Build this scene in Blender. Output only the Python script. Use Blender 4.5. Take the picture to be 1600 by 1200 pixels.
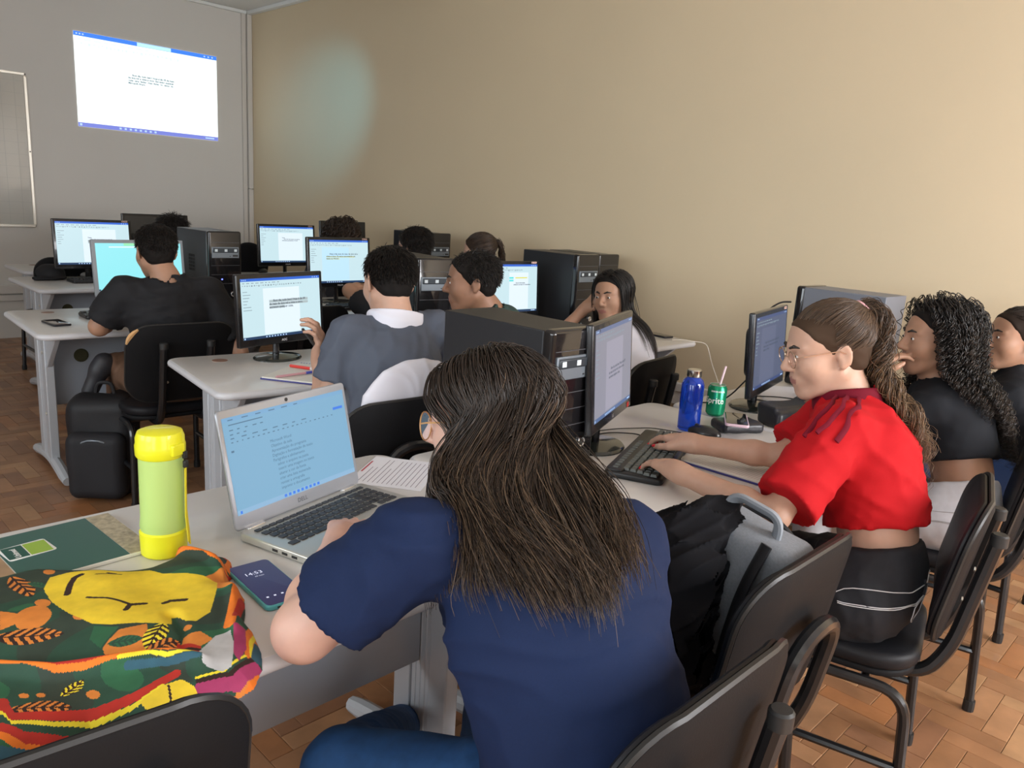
import bpy, bmesh, math, random
import numpy as np
from mathutils import Vector, Matrix
random.seed(7); np.random.seed(7)
for o in list(bpy.data.objects): bpy.data.objects.remove(o)
SC = bpy.context.scene; COL = SC.collection
PI = math.pi
R_ = math.radians

# ---------------------------------------------------------------- camera
FPX = 1215.0; CAMH = 1.41
CY, CP, CR = R_(45.8), R_(12.8), R_(3.67)
_f = np.array([math.sin(CY)*math.cos(CP), math.cos(CY)*math.cos(CP), -math.sin(CP)])
_r = np.array([math.cos(CY), -math.sin(CY), 0.0]); _u = np.cross(_r, _f)
_r2 = math.cos(CR)*_r + math.sin(CR)*_u; _u2 = -math.sin(CR)*_r + math.cos(CR)*_u
CM = np.array([_r2, -_u2, _f])
CO = np.array([0, 0, CAMH])
cam = bpy.data.cameras.new('camera'); camo = bpy.data.objects.new('camera', cam); COL.objects.link(camo)
cam.sensor_width = 36; cam.lens = FPX/1600*36; cam.clip_start = .02
camo.matrix_world = Matrix(((_r2[0], _u2[0], -_f[0], 0), (_r2[1], _u2[1], -_f[1], 0), (_r2[2], _u2[2], -_f[2], CAMH), (0, 0, 0, 1)))
SC.camera = camo
def ray(x, y): return CM.T @ np.array([(x-800)/FPX, (y-600)/FPX, 1.0])
def G(x, y, z=0.0):                 # photo pixel -> point on the horizontal plane at height z
    d = ray(x, y); return CO + d*((z-CAMH)/d[2])
def D(x, y, dep):                   # photo pixel -> point at a camera depth
    return CO + ray(x, y)*dep
# ---------------------------------------------------------------- room sizes
XW, YW, HC = 4.03, 7.92, 3.15       # long wall, front wall, ceiling
XL, YB = -2.9, -2.5                 # window wall, rear wall
# ---------------------------------------------------------------- world, light, exposure
W = bpy.data.worlds.new('World'); SC.world = W; W.use_nodes = True
W.node_tree.nodes['Background'].inputs[0].default_value = (.62, .78, 1, 1)
W.node_tree.nodes['Background'].inputs[1].default_value = .55
SC.view_settings.view_transform = 'Standard'; SC.view_settings.look = 'None'
SC.view_settings.gamma = 1; SC.view_settings.exposure = 0.12
SC.view_settings.use_curve_mapping = False
WIN_LEFT = [(-1.55, 1.5), (.55, 1.5), (2.75, 1.5)]      # centre y, width: windows of the left wall
WIN_BACK = [(0.2, 1.6), (2.75, 1.9)]                     # centre x, width: windows of the rear wall
def area(name, loc, rot, sx, sy, power, color):
    l = bpy.data.lights.new(name, 'AREA'); l.shape = 'RECTANGLE'; l.size = sx; l.size_y = sy; l.energy = power; l.color = color
    l.spread = R_(150); o = bpy.data.objects.new(name, l); COL.objects.link(o); o.location = loc; o.rotation_euler = rot; return o
for i, (yc, w) in enumerate(WIN_LEFT):
    area('window_daylight', (XL+.06, yc, 1.75), (0, R_(-78), 0), 1.5, w, (46, 42, 36)[i], (.88, .95, 1))
for i, (xc, w) in enumerate(WIN_BACK):
    area('window_daylight', (xc, YB+.06, 1.75), (R_(74), 0, 0), w, 1.5, (24, 120)[i], (.98, .98, 1))
sun = bpy.data.lights.new('sun', 'SUN'); sun.energy = 24; sun.color = (1, .86, .66); sun.angle = R_(.6)
suno = bpy.data.objects.new('sun', sun); COL.objects.link(suno); suno.location = (1, -6, 6)
suno.rotation_euler = Vector((.10, .66, -.74)).to_track_quat('-Z', 'Y').to_euler()
# ---------------------------------------------------------------- materials
MATS = {}
def mat(name, col, rough=.5, metal=0, spec=.5, trans=0, emit=None, es=1, alpha=1, noise=None, bump=None, coat=0, sheen=0, sss=0, ior=1.45):
    if name in MATS: return MATS[name]
    m = bpy.data.materials.new(name); m.use_nodes = True; nt = m.node_tree; b = nt.nodes['Principled BSDF']
    c = (*col, 1) if len(col) == 3 else col
    b.inputs['Base Color'].default_value = c; b.inputs['Roughness'].default_value = rough; b.inputs['Metallic'].default_value = metal
    b.inputs['Specular IOR Level'].default_value = spec; b.inputs['Transmission Weight'].default_value = trans; b.inputs['IOR'].default_value = ior
    b.inputs['Coat Weight'].default_value = coat; b.inputs['Sheen Weight'].default_value = sheen; b.inputs['Alpha'].default_value = alpha
    b.inputs['Subsurface Weight'].default_value = sss; b.inputs['Subsurface Scale'].default_value = .01
    if emit: b.inputs['Emission Color'].default_value = (*emit, 1); b.inputs['Emission Strength'].default_value = es
    tc = nt.nodes.new('ShaderNodeTexCoord')
    if noise:      # (scale, amount, detail)
        n = nt.nodes.new('ShaderNodeTexNoise'); n.inputs['Scale'].default_value = noise[0]; n.inputs['Detail'].default_value = noise[2] if len(noise) > 2 else 3
        nt.links.new(tc.outputs['Object'], n.inputs['Vector'])
        mx = nt.nodes.new('ShaderNodeMix'); mx.data_type = 'RGBA'
        a = noise[1]; mx.inputs[6].default_value = tuple(min(1, v*(1-a)) for v in c[:3])+(1,); mx.inputs[7].default_value = tuple(min(1, v*(1+a)) for v in c[:3])+(1,)
        nt.links.new(n.outputs['Fac'], mx.inputs[0]); nt.links.new(mx.outputs[2], b.inputs['Base Color'])
    if bump:       # (scale, strength, distance)
        n = nt.nodes.new('ShaderNodeTexNoise'); n.inputs['Scale'].default_value = bump[0]; n.inputs['Detail'].default_value = 4
        nt.links.new(tc.outputs['Object'], n.inputs['Vector'])
        bp = nt.nodes.new('ShaderNodeBump'); bp.inputs['Strength'].default_value = bump[1]; bp.inputs['Distance'].default_value = bump[2] if len(bump) > 2 else .01
        nt.links.new(n.outputs['Fac'], bp.inputs['Height']); nt.links.new(bp.outputs['Normal'], b.inputs['Normal'])
    MATS[name] = m; return m
def emis(name, col, s): return mat(name, (0, 0, 0), .4, emit=col, es=s)
# ---------------------------------------------------------------- mesh builder
class MB:
    def __init__(s): s.v = []; s.f = []; s.m = []
    def add(s, V, Fc, mi=0, M=None):
        k = len(s.v)
        if M is not None: V = [tuple(M @ Vector(p)) for p in V]
        s.v += [tuple(map(float, p)) for p in V]; s.f += [tuple(i+k for i in q) for q in Fc]; s.m += [mi]*len(Fc); return s
    def box(s, x0, x1, y0, y1, z0, z1, mi=0, M=None):
        return s.add([(x0,y0,z0),(x1,y0,z0),(x1,y1,z0),(x0,y1,z0),(x0,y0,z1),(x1,y0,z1),(x1,y1,z1),(x0,y1,z1)],
                     [(0,3,2,1),(4,5,6,7),(0,1,5,4),(1,2,6,5),(2,3,7,6),(3,0,4,7)], mi, M)
    def rings(s, rs, mi=0, M=None, cap=True, close=True):
        n = len(rs[0]); V = [p for r in rs for p in r]; Fc = []
        for i in range(len(rs)-1):
            for j in range(n if close else n-1):
                a = i*n+j; b = i*n+(j+1) % n; Fc.append((a, b, b+n, a+n))
        if cap: Fc.append(tuple(range(n-1, -1, -1))); Fc.append(tuple((len(rs)-1)*n+j for j in range(n)))
        return s.add(V, Fc, mi, M)
    def lathe(s, prof, n=24, mi=0, M=None, cap=True):
        rs = [[(r*math.cos(2*PI*j/n), r*math.sin(2*PI*j/n), z) for j in range(n)] for r, z in prof]
        return s.rings(rs, mi, M, cap)
    def slab(s, w, d, h, r, e=.004, mi=0, M=None, n=6):       # rounded plate, centred in x,y, z 0..h, edge rounding e
        def rr(ins):
            o = []
            rad = max(r-ins, .0005)
            for cx, cy, a0 in ((w/2-r, d/2-r, 0), (-w/2+r, d/2-r, 90), (-w/2+r, -d/2+r, 180), (w/2-r, -d/2+r, 270)):
                for k in range(n+1):
                    a = R_(a0+90*k/n); o.append((cx+rad*math.cos(a), cy+rad*math.sin(a)))
            return o
        prof = [(e*(1-math.sin(t)), e*(1-math.cos(t))) for t in (0, PI/6, PI/3, PI/2)]
        rs = [[(x, y, z) for x, y in rr(i)] for i, z in prof]+[[(x, y, h-z) for x, y in rr(i)] for i, z in prof[::-1]]
        return s.rings(rs, mi, M)
    def tube(s, pts, r, n=8, mi=0, M=None, cap=True, flat=1.0):
        P = [Vector(p) for p in pts]; rs = []; N = None
        rad = r if isinstance(r, (list, tuple)) else [r]*len(P)
        for i, p in enumerate(P):
            t = (P[min(i+1, len(P)-1)]-P[max(i-1, 0)]).normalized()
            if N is None: N = t.orthogonal().normalized()
            N = (N-t*N.dot(t)).normalized(); B = t.cross(N)
            rs.append([tuple(p+(N*math.cos(2*PI*j/n)+B*math.sin(2*PI*j/n)*flat)*rad[i]) for j in range(n)])
        return s.rings(rs, mi, M, cap)
    def build(s, name, mats, parent=None, smooth=True, bev=0, ang=35):
        me = bpy.data.meshes.new(name); me.from_pydata(s.v, [], s.f)
        for m in (mats if isinstance(mats, (list, tuple)) else [mats]): me.materials.append(m)
        if max(s.m, default=0): me.polygons.foreach_set('material_index', s.m)
        me.update(); return link(name, me, parent, smooth, bev, ang)
def link(name, me, parent=None, smooth=True, bev=0, ang=35):
    o = bpy.data.objects.new(name, me); COL.objects.link(o)
    if parent is not None: o.parent = parent
    if bev:
        b = o.modifiers.new('bevel', 'BEVEL'); b.width = bev; b.segments = 2; b.limit_method = 'ANGLE'; b.angle_limit = R_(40)
    if smooth:
        me.polygons.foreach_set('use_smooth', [True]*len(me.polygons))
        try: me.set_sharp_from_angle(angle=R_(ang))
        except Exception: pass
    return o
def arc(pts, r=.05, n=5):           # polyline with rounded corners
    P = [Vector(p) for p in pts]; out = [P[0]]
    for a, b, c in zip(P, P[1:], P[2:]):
        u = (a-b); v = (c-b); l = min(r, u.length*.49, v.length*.49); u.normalize(); v.normalize()
        p0 = b+u*l; p1 = b+v*l
        for k in range(n+1):
            t = k/n; out.append(p0*(1-t)**2+b*2*t*(1-t)+p1*t*t)
    out.append(P[-1]); return out
def thing(name, label, cat, loc=(0, 0, 0), rz=0, group=None):
    o = bpy.data.objects.new(name, None); COL.objects.link(o); o.empty_display_size = .05
    o.location = loc; o.rotation_euler = (0, 0, rz); tag(o, label, cat, group); return o
def tag(o, label, cat, group=None):
    o['label'] = label; o['category'] = cat
    if group: o['group'] = group
    return o
def struct(o): o['kind'] = 'structure'; return o
def npmesh(name, V, Q, mats, parent=None, mi=None, smooth=True):
    me = bpy.data.meshes.new(name); V = np.asarray(V, np.float32); Q = np.asarray(Q, np.int32); k = Q.shape[1]
    me.vertices.add(len(V)); me.vertices.foreach_set('co', V.ravel())
    me.loops.add(Q.size); me.loops.foreach_set('vertex_index', Q.ravel())
    me.polygons.add(len(Q)); me.polygons.foreach_set('loop_start', np.arange(0, Q.size, k, dtype=np.int32))
    for m in (mats if isinstance(mats, (list, tuple)) else [mats]): me.materials.append(m)
    if mi is not None: me.polygons.foreach_set('material_index', np.asarray(mi, np.int32))
    me.polygons.foreach_set('use_smooth', np.full(len(Q), smooth))
    me.update(calc_edges=True); me.validate()
    o = bpy.data.objects.new(name, me); COL.objects.link(o)
    if parent is not None: o.parent = parent
    return o
FONT_TMP = []
def text_mesh(body, size, M, mats, name='lettering', parent=None, align='LEFT', width=0, bold=0, extr=0, space=1.0, lspace=1.0):
    c = bpy.data.curves.new('t', 'FONT'); c.body = body; c.size = size; c.align_x = align; c.extrude = extr; c.offset = bold
    c.space_character = space; c.space_line = lspace; c.resolution_u = 2
    o = bpy.data.objects.new('t', c); COL.objects.link(o)
    me = bpy.data.meshes.new_from_object(o); bpy.data.objects.remove(o); bpy.data.curves.remove(c)
    me.transform(M); me.materials.clear(); me.materials.append(mats); me.name = name
    r = bpy.data.objects.new(name, me); COL.objects.link(r)
    if parent is not None: r.parent = parent
    return r
# ---------------------------------------------------------------- smooth implicit bodies (surface nets)
def V3(*a): return np.array(a, float)
def nrm(v): v = np.asarray(v, float); return v/np.linalg.norm(v)
def frm(fwd, up=(0, 0, 1)):                      # columns: right, forward, up
    f = nrm(fwd); r = nrm(np.cross(f, up)); u = np.cross(r, f); return np.array([r, f, u]).T
class SDF:
    def __init__(s): s.ops = []
    def _bb(s, pts, rad): pts = np.array(pts); return pts.min(0)-rad, pts.max(0)+rad
    def cap(s, a, b, ra, rb=None, k=.02, op='u'):
        a = np.array(a, float); b = np.array(b, float); rb = ra if rb is None else rb
        s.ops.append((op, k, 'c', (a, b, ra, rb), s._bb([a, b], max(ra, rb)))); return s
    def chain(s, pts, rs, k=.02):
        for i in range(len(pts)-1): s.cap(pts[i], pts[i+1], rs[i], rs[i+1], k)
        return s
    def ell(s, c, r, Rm=None, k=.02, op='u'):
        c = np.array(c, float); r = np.array(r, float); Rm = np.eye(3) if Rm is None else np.array(Rm)
        s.ops.append((op, k, 'e', (c, r, Rm), (c-r.max(), c+r.max()))); return s
    def box(s, c, half, r, Rm=None, k=.02, op='u'):
        c = np.array(c, float); half = np.array(half, float); Rm = np.eye(3) if Rm is None else np.array(Rm)
        e = np.linalg.norm(half); s.ops.append((op, k, 'b', (c, half, r, Rm), (c-e, c+e))); return s
    def cut(s, p, n, k=0.0):                     # keep the side away from n
        s.ops.append(('i', k, 'p', (np.array(p, float), nrm(n)), None)); return s
    def join(s, other, k=.0): s.ops.append(('j', k, 'j', other, None)); return s
    def prim(s, kind, a, P):
        if kind == 'c':
            A, B, ra, rb = a; ab = B-A; t = np.clip((P-A) @ ab/max(ab @ ab, 1e-12), 0, 1)
            return np.linalg.norm(P-A-t[:, None]*ab, axis=1)-(ra+(rb-ra)*t)
        if kind == 'e':
            c, r, Rm = a; q = (P-c) @ Rm; k0 = np.linalg.norm(q/r, axis=1); k1 = np.linalg.norm(q/(r*r), axis=1)+1e-9
            return np.where(k0 < 1e-6, -r.min(), k0*(k0-1)/k1)
        if kind == 'b':
            c, hf, r, Rm = a; q = np.abs((P-c) @ Rm)-(hf-r); return np.linalg.norm(np.maximum(q, 0), axis=1)+np.minimum(q.max(1), 0)-r
        if kind == 'p': return (P-a[0]) @ a[1]
        if kind == 'j': return a.ev(P)
    def ev(s, P, cull=None):
        d = np.full(len(P), .6)
        for op, k, kind, a, bb in s.ops:
            if cull is not None and bb is not None and op != 'k':
                m = np.all((P > bb[0]-cull-k) & (P < bb[1]+cull+k), axis=1)
                if not m.any(): continue
                q = s.prim(kind, a, P[m]); e = d[m]
            else: m = None; q = s.prim(kind, a, P); e = d
            if op in 'uj':
                if k > 0: h = np.maximum(k-np.abs(e-q), 0)/k; e = np.minimum(e, q)-h*h*k*.25
                else: e = np.minimum(e, q)
            elif op == 's':
                q = -q
                if k > 0: h = np.maximum(k-np.abs(e-q), 0)/k; e = np.maximum(e, q)+h*h*k*.25
                else: e = np.maximum(e, q)
            elif op in 'ik':
                if k > 0: h = np.maximum(k-np.abs(e-q), 0)/k; e = np.maximum(e, q)+h*h*k*.25
                else: e = np.maximum(e, q)
            if m is None: d = e
            else: d[m] = e
        return d
    def bounds(s):
        bs = [o[4] for o in s.ops if o[0] == 'u']+[o[3].bounds() for o in s.ops if o[0] == 'j']
        return np.min([b[0] for b in bs], 0), np.max([b[1] for b in bs], 0)
    def grad(s, P, e=.004):
        d0 = s.ev(P, .06); g = np.stack([s.ev(P+np.eye(3)[i]*e, .06)-d0 for i in range(3)], 1)
        return d0, g/(np.linalg.norm(g, axis=1, keepdims=True)+1e-9)
    def mesh(s, h, disp=None, B=6):
        lo, hi = s.bounds(); lo = lo-3*h; hi = hi+3*h; nb = np.ceil((hi-lo)/(B*h)).astype(int); n = nb*B
        bc = np.stack(np.meshgrid(*[lo[i]+(np.arange(nb[i])+.5)*B*h for i in range(3)], indexing='ij'), -1).reshape(-1, 3)
        cd = s.ev(bc).reshape(nb)
        Df = np.repeat(np.repeat(np.repeat(np.where(cd < 0, -1., 1.), B, 0), B, 1), B, 2).astype(np.float32)
        near = np.argwhere(np.abs(cd) < B*h*1.25+(.01 if disp else 0))
        off = np.stack(np.meshgrid(*[np.arange(B)]*3, indexing='ij'), -1).reshape(-1, 3)
        for c0 in range(0, len(near), 1500):
            I = (near[c0:c0+1500, None, :]*B+off[None]).reshape(-1, 3)
            P = lo+(I+.5-.5)*h
            d = s.ev(P, .03)
            if disp is not None: d = d+disp(P)
            Df[I[:, 0], I[:, 1], I[:, 2]] = d
        V, Q = surfnet(Df); return lo+V*h, Q
CORN = np.array([(i, j, k) for i in (0, 1) for j in (0, 1) for k in (0, 1)])
EDG = [(a, b) for a in range(8) for b in range(a+1, 8) if np.abs(CORN[a]-CORN[b]).sum() == 1]
def surfnet(Df):
    S = Df < 0; nx, ny, nz = Df.shape
    cnt = np.zeros((nx-1, ny-1, nz-1), np.uint8)
    for c in CORN: cnt += S[c[0]:nx-1+c[0], c[1]:ny-1+c[1], c[2]:nz-1+c[2]]
    mix = (cnt > 0) & (cnt < 8); ijk = np.argwhere(mix); idx = np.full(mix.shape, -1, np.int32); idx[mix] = np.arange(len(ijk))
    val = np.stack([Df[ijk[:, 0]+c[0], ijk[:, 1]+c[1], ijk[:, 2]+c[2]] for c in CORN], 1).astype(float)
    pos = np.zeros((len(ijk), 3)); n = np.zeros(len(ijk))
    for a, b in EDG:
        x = (val[:, a] < 0) != (val[:, b] < 0); t = val[:, a]/(val[:, a]-val[:, b]+1e-12)
        pos += np.where(x[:, None], CORN[a]+(CORN[b]-CORN[a])*t[:, None], 0); n += x
    V = ijk+pos/n[:, None]; Qs = []
    for ax in range(3):
        u, w = [(1, 2), (2, 0), (0, 1)][ax]
        sl0 = [slice(None)]*3; sl1 = [slice(None)]*3; sl0[ax] = slice(0, -1); sl1[ax] = slice(1, None)
        A = S[tuple(sl0)]; Bq = S[tuple(sl1)]; E = np.argwhere(A != Bq)
        E = E[(E[:, u] > 0) & (E[:, w] > 0) & (E[:, u] < Df.shape[u]-1) & (E[:, w] < Df.shape[w]-1)]
        if not len(E): continue
        fl = A[E[:, 0], E[:, 1], E[:, 2]]
        du = np.zeros(3, int); du[u] = 1; dw = np.zeros(3, int); dw[w] = 1
        def g(e): return idx[e[:, 0], e[:, 1], e[:, 2]]
        q = np.stack([g(E-du-dw), g(E-dw), g(E), g(E-du)], 1)
        q[~fl] = q[~fl][:, ::-1]; Qs.append(q)
    Q = np.concatenate(Qs); return V, Q[(Q >= 0).all(1)]
def folds(amp, scale, seed, dirn=(0, 0, 1)):     # soft cloth wrinkles running across dirn
    rs = np.random.RandomState(seed); K = [(nrm(rs.normal(size=3)*.7+np.array(dirn)*rs.choice([-1, 1])), scale*rs.uniform(.6, 1.7), rs.uniform(0, 6.28)) for _ in range(6)]
    K2 = [(nrm(rs.normal(size=3)), scale*.35*rs.uniform(.7, 1.3), rs.uniform(0, 6.28)) for _ in range(3)]
    def f(P):
        w = sum(np.sin(P @ d*s+p) for d, s, p in K2); o = 0
        for d, s, p in K: o = o+np.sin(P @ d*s+p+1.3*w)
        return amp*o/3
    return f

def creases(amp, scale, seed, dirn=(0, 0, 1)):   # narrow cloth ridges
    rs = np.random.RandomState(seed); K = [(nrm(rs.normal(size=3)*.8+np.array(dirn)*rs.choice([-1, 1])), scale*rs.uniform(.6, 1.5), rs.uniform(0, 6.28), nrm(rs.normal(size=3)), rs.uniform(3, 9)) for _ in range(5)]
    K2 = [(nrm(rs.normal(size=3)), scale*.45*rs.uniform(.6, 1.3), rs.uniform(0, 6.28)) for _ in range(3)]
    def f(P):
        w = sum(np.sin(P @ d*s+p) for d, s, p in K2); o = 0
        for d, s, p, d2, s2 in K: o = o+(1-np.abs(np.sin(P @ d*s*.5+p+.8*w)))**2*np.clip(np.sin(P @ d2*s2+p)+.25, 0, 1)
        return -amp*o
    return f
# ---------------------------------------------------------------- room shell
M_front = mat('wall_paint_front', (.63, .61, .575), .75, noise=(1.3, .05), bump=(60, .06, .004))
M_long = mat('wall_paint_cream', (.64, .53, .36), .6, noise=(1.1, .05), bump=(45, .12, .004))
M_ceil = mat('ceiling_white', (.72, .72, .70), .7)
M_trimw = mat('trim_paint', (.60, .57, .52), .5)
def slabwall(name, x0, x1, y0, y1, z0, z1, m, holes=None):
    b = MB(); b.box(x0, x1, y0, y1, z0, z1); return struct(b.build(name, m, smooth=False))
slabwall('wall_front', XL-.15, XW+.15, YW, YW+.15, 0, HC, M_front)
slabwall('wall_right', XW, XW+.15, YB-.15, YW, 0, HC, M_long)
slabwall('ceiling', XL-.15, XW+.15, YB-.15, YW+.15, HC, HC+.1, M_ceil)
def windowed(name, axis, wins, m):
    b = MB(); z0, z1 = 1.0, 2.5; lo, hi = (YB, YW) if axis == 'x' else (XL, XW)
    def bx(a0, a1, c0, c1):
        if axis == 'x': b.box(XL-.15, XL, a0, a1, c0, c1)
        else: b.box(a0, a1, YB-.15, YB, c0, c1)
    bx(lo, hi, 0, z0); bx(lo, hi, z1, HC); e = lo
    for c, w in sorted(wins): bx(e, c-w/2, z0, z1); e = c+w/2
    bx(e, hi, z0, z1); return struct(b.build(name, m, smooth=False))
windowed('wall_left', 'x', WIN_LEFT, M_front); windowed('wall_back', 'y', WIN_BACK, M_long)
M_frame = mat('window_frame_paint', (.55, .55, .53), .4); M_pane = mat('window_glass', (.9, .95, 1), .02, alpha=.08)
k = 1
for axis, wins in (('x', WIN_LEFT), ('y', WIN_BACK)):
    for c, w in wins:
        b = MB()
        for t0, t1 in ((-w/2, -w/2+.04), (-.02, .02), (w/2-.04, w/2)): b.box(t0, t1, -.02, .02, 0, 1.5)
        for z in (0, .73, 1.46): b.box(-w/2, w/2, -.02, .02, z, z+.04)
        o = struct(b.build('window_%d' % k, M_frame, smooth=False)); k += 1
        o.location = (XL-.09, c, 1.0) if axis == 'x' else (c, YB-.09, 1.0); o.rotation_euler = (0, 0, PI/2 if axis == 'x' else 0)
        p = MB(); p.box(-w/2+.04, w/2-.04, -.003, .003, .04, 1.46); p.build('pane', M_pane, o, smooth=False)
# cable trunking along both walls, corner cover strip
b = MB(); b.box(XW-.035, XW, YB, YW, .385, .435); b.box(XW-.022, XW, YB, YW, .30, .385); struct(b.build('trim_1', mat('trunking_white', (.62, .60, .57), .45), bev=.004))
b = MB(); b.box(XL, XW-.04, YW-.035, YW, .395, .47); b.box(XL, XW-.04, YW-.022, YW, .33, .385); struct(b.build('trim_2', mat('trunking_white', (.62, .60, .57), .45), bev=.004))
b = MB(); b.box(XW-.10, XW-.055, YW-.02, YW, 0, HC-.01); b.box(XW-.05, XW-.002, YW-.045, YW, 0, 1.42); b.box(XW-.05, XW-.002, YW-.045, YW, 1.425, HC-.01); struct(b.build('trim_3', M_trimw, bev=.004))
b = MB(); b.box(XW-.05, XW, YB, YW, HC-.035, HC); b.box(XL, XW-.05, YW-.03, YW, HC-.03, HC); struct(b.build('trim_4', mat('cornice_white', (.75, .77, .76), .5), bev=.004))
# parquet: herringbone of 6.7 x 20.1 cm blocks, each block real geometry
WOODS = [mat('parquet_wood_%d' % i, c, .38, noise=(9, .45, 6), bump=(60, .12, .003), coat=.12) for i, c in enumerate(
    [(.33, .160, .075), (.29, .140, .065), (.38, .195, .095), (.26, .125, .065), (.35, .150, .06), (.41, .225, .11)])]
for m in WOODS:                       # stretch the grain
    nt = m.node_tree; tc = [n for n in nt.nodes if n.type == 'TEX_COORD'][0]; geo = nt.nodes.new('ShaderNodeNewGeometry')
    for n in [n for n in nt.nodes if n.type == 'TEX_NOISE']: nt.links.new(geo.outputs['Position'], n.inputs['Vector'])
b = MB(); b.box(XL-.15, XW+.15, YB-.15, YW+.15, -.06, -.006); floor = struct(b.build('floor', mat('parquet_joint', (.035, .018, .010), .8), smooth=False))
BW, BL, GP = .0672, .2016, .0013
blocks = []
def herring():
    for i in range(-140, 160):
        for j in range(-90, 120):
            # X-block and Y-block of one herringbone unit (unit cell: 6W lattice)
            ox = i*BW; oy = j*BW*1.0
            if (i-j) % 6 == 0:
                blocks.append((ox, oy, BL, BW)); 
            if (i-j) % 6 == 3:
                blocks.append((ox, oy-2*BW, BW, BL))
herring()
OX, OY = 2.518, .377
sel = []
for (x, y, w, d) in blocks:
    x += OX; y += OY
    x0, x1, y0, y1 = max(x, XL), min(x+w, XW), max(y, YB), min(y+d, YW)
    if x1-x0 < .01 or y1-y0 < .01: continue
    c = CM @ (np.array([(x0+x1)/2, (y0+y1)/2, 0])-CO)
    vis = c[2] > .3 and -80 < 800+FPX*c[0]/c[2] < 1680 and -50 < 600+FPX*c[1]/c[2] < 1290
    sel.append((c[2] if vis else 99+np.hypot(x, y), x0, x1, y0, y1))
sel.sort(); rs = random.Random(5); cache = {}
stuff = MB()
for n, (dd, x0, x1, y0, y1) in enumerate(sel):
    mi = rs.choice([0, 0, 1, 1, 2, 3, 4, 5]); h = rs.uniform(-.0008, .0006); w = x1-x0-GP; d = y1-y0-GP
    if n < 300:
        key = (round(w, 4), round(d, 4), mi)
        if key not in cache:
            t = MB(); e = .0012
            t.rings([[(-w/2, -d/2, -.006), (w/2, -d/2, -.006), (w/2, d/2, -.006), (-w/2, d/2, -.006)],
                     [(-w/2, -d/2, -e), (w/2, -d/2, -e), (w/2, d/2, -e), (-w/2, d/2, -e)],
                     [(-w/2+e, -d/2+e, 0), (w/2-e, -d/2+e, 0), (w/2-e, d/2-e, 0), (-w/2+e, d/2-e, 0)]])
            me = bpy.data.meshes.new('parquet_block'); me.from_pydata(t.v, [], t.f); me.materials.append(WOODS[mi]); me.update(); cache[key] = me
        o = bpy.data.objects.new('parquet_block', cache[key]); COL.objects.link(o); o.location = ((x0+x1)/2, (y0+y1)/2, h); o.parent = floor
    else: stuff.box(x0+GP/2, x1-GP/2, y0+GP/2, y1-GP/2, -.006, h, mi)
o = stuff.build('parquet_blocks', WOODS, floor, smooth=False); o['kind'] = 'stuff'

# ---------------------------------------------------------------- whiteboard and projected picture on the front wall
M_alu = mat('aluminium', (.72, .68, .60), .35, metal=.6)
wb = thing('whiteboard', 'glossy whiteboard with thin aluminium frame on the front wall', 'whiteboard', (.75, YW, 0))
WX0, WX1, WZ0, WZ1 = -.75, 1.235, .985, 2.245
b = MB(); b.box(WX0, WX1, -.012, -.002, WZ0, WZ1); b.build('board', mat('whiteboard_enamel', (.50, .49, .45), .12, coat=.5), wb, smooth=False)
for nm, a in (('frame_rail', (WX0, WX1, -.02, -.001, WZ1-.012, WZ1+.012)), ('frame_rail', (WX0, WX1, -.035, -.001, WZ0-.012, WZ0+.012)), ('frame_rail', (WX1-.012, WX1+.012, -.02, -.001, WZ0+.012, WZ1-.012)), ('frame_rail', (WX0-.012, WX0+.012, -.02, -.001, WZ0+.012, WZ1-.012))):
    t = MB(); t.box(*a); t.build(nm, M_alu, wb, bev=.003)
b = MB()
for i in range(1, 20): b.box(WX0+i*.1, WX0+i*.1+.002, -.0128, -.012, WZ0+.012, WZ1-.012)
for i in range(1, 13): b.box(WX0, WX1, -.0128, -.012, WZ0+i*.1, WZ0+i*.1+.002)
b.build('grid_lines', mat('grid_grey', (.38, .38, .36), .4), wb, smooth=False)
for z in (WZ0, WZ1, .5*(WZ0+WZ1)):
    t = MB(); t.lathe([(.006, 0), (.006, .004), (.001, .005)], 10, M=Matrix.Translation((WX1, -.021, z)) @ Matrix.Rotation(PI/2, 4, 'X')); t.build('screw', mat('dark_metal', (.08, .07, .06), .4, metal=.7), wb)
# window -> a document on screen: generic painter used by the projection and all monitors
M_sblue = emis('screen_title_blue', (.03, .13, .62), 1.0); M_swhite = emis('screen_page_white', (.80, .92, 1.0), .95); M_sbg = emis('screen_workspace', (.60, .80, .86), .95)
M_srib = emis('screen_ribbon', (.62, .82, .80), .95); M_stext = emis('screen_text_dark', (.05, .07, .10), 1); M_stask = emis('screen_taskbar', (.02, .05, .12), 1); M_sgray = emis('screen_text_grey', (.25, .33, .38), 1)
M_hl = emis('screen_highlight_yellow', (.75, .72, .15), 1); M_hlc = emis('screen_highlight_cyan', (.1, .75, .75), 1); M_icon = emis('screen_icon', (.5, .7, 1), 1); M_selg = emis('screen_selection_grey', (.42, .50, .52), 1)
def rect(x0, x1, z0, z1, y): return [(x0, y, z0), (x1, y, z0), (x1, y, z1), (x0, y, z1)]
def panel(name, m, rects, y, par):
    b = MB()
    for r in rects: b.add(rect(*r, y), [(0, 1, 2, 3)])
    o = b.build(name, m, par, smooth=False)
    if len(rects) > 1: o['kind'] = 'stuff'
    return o
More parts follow.
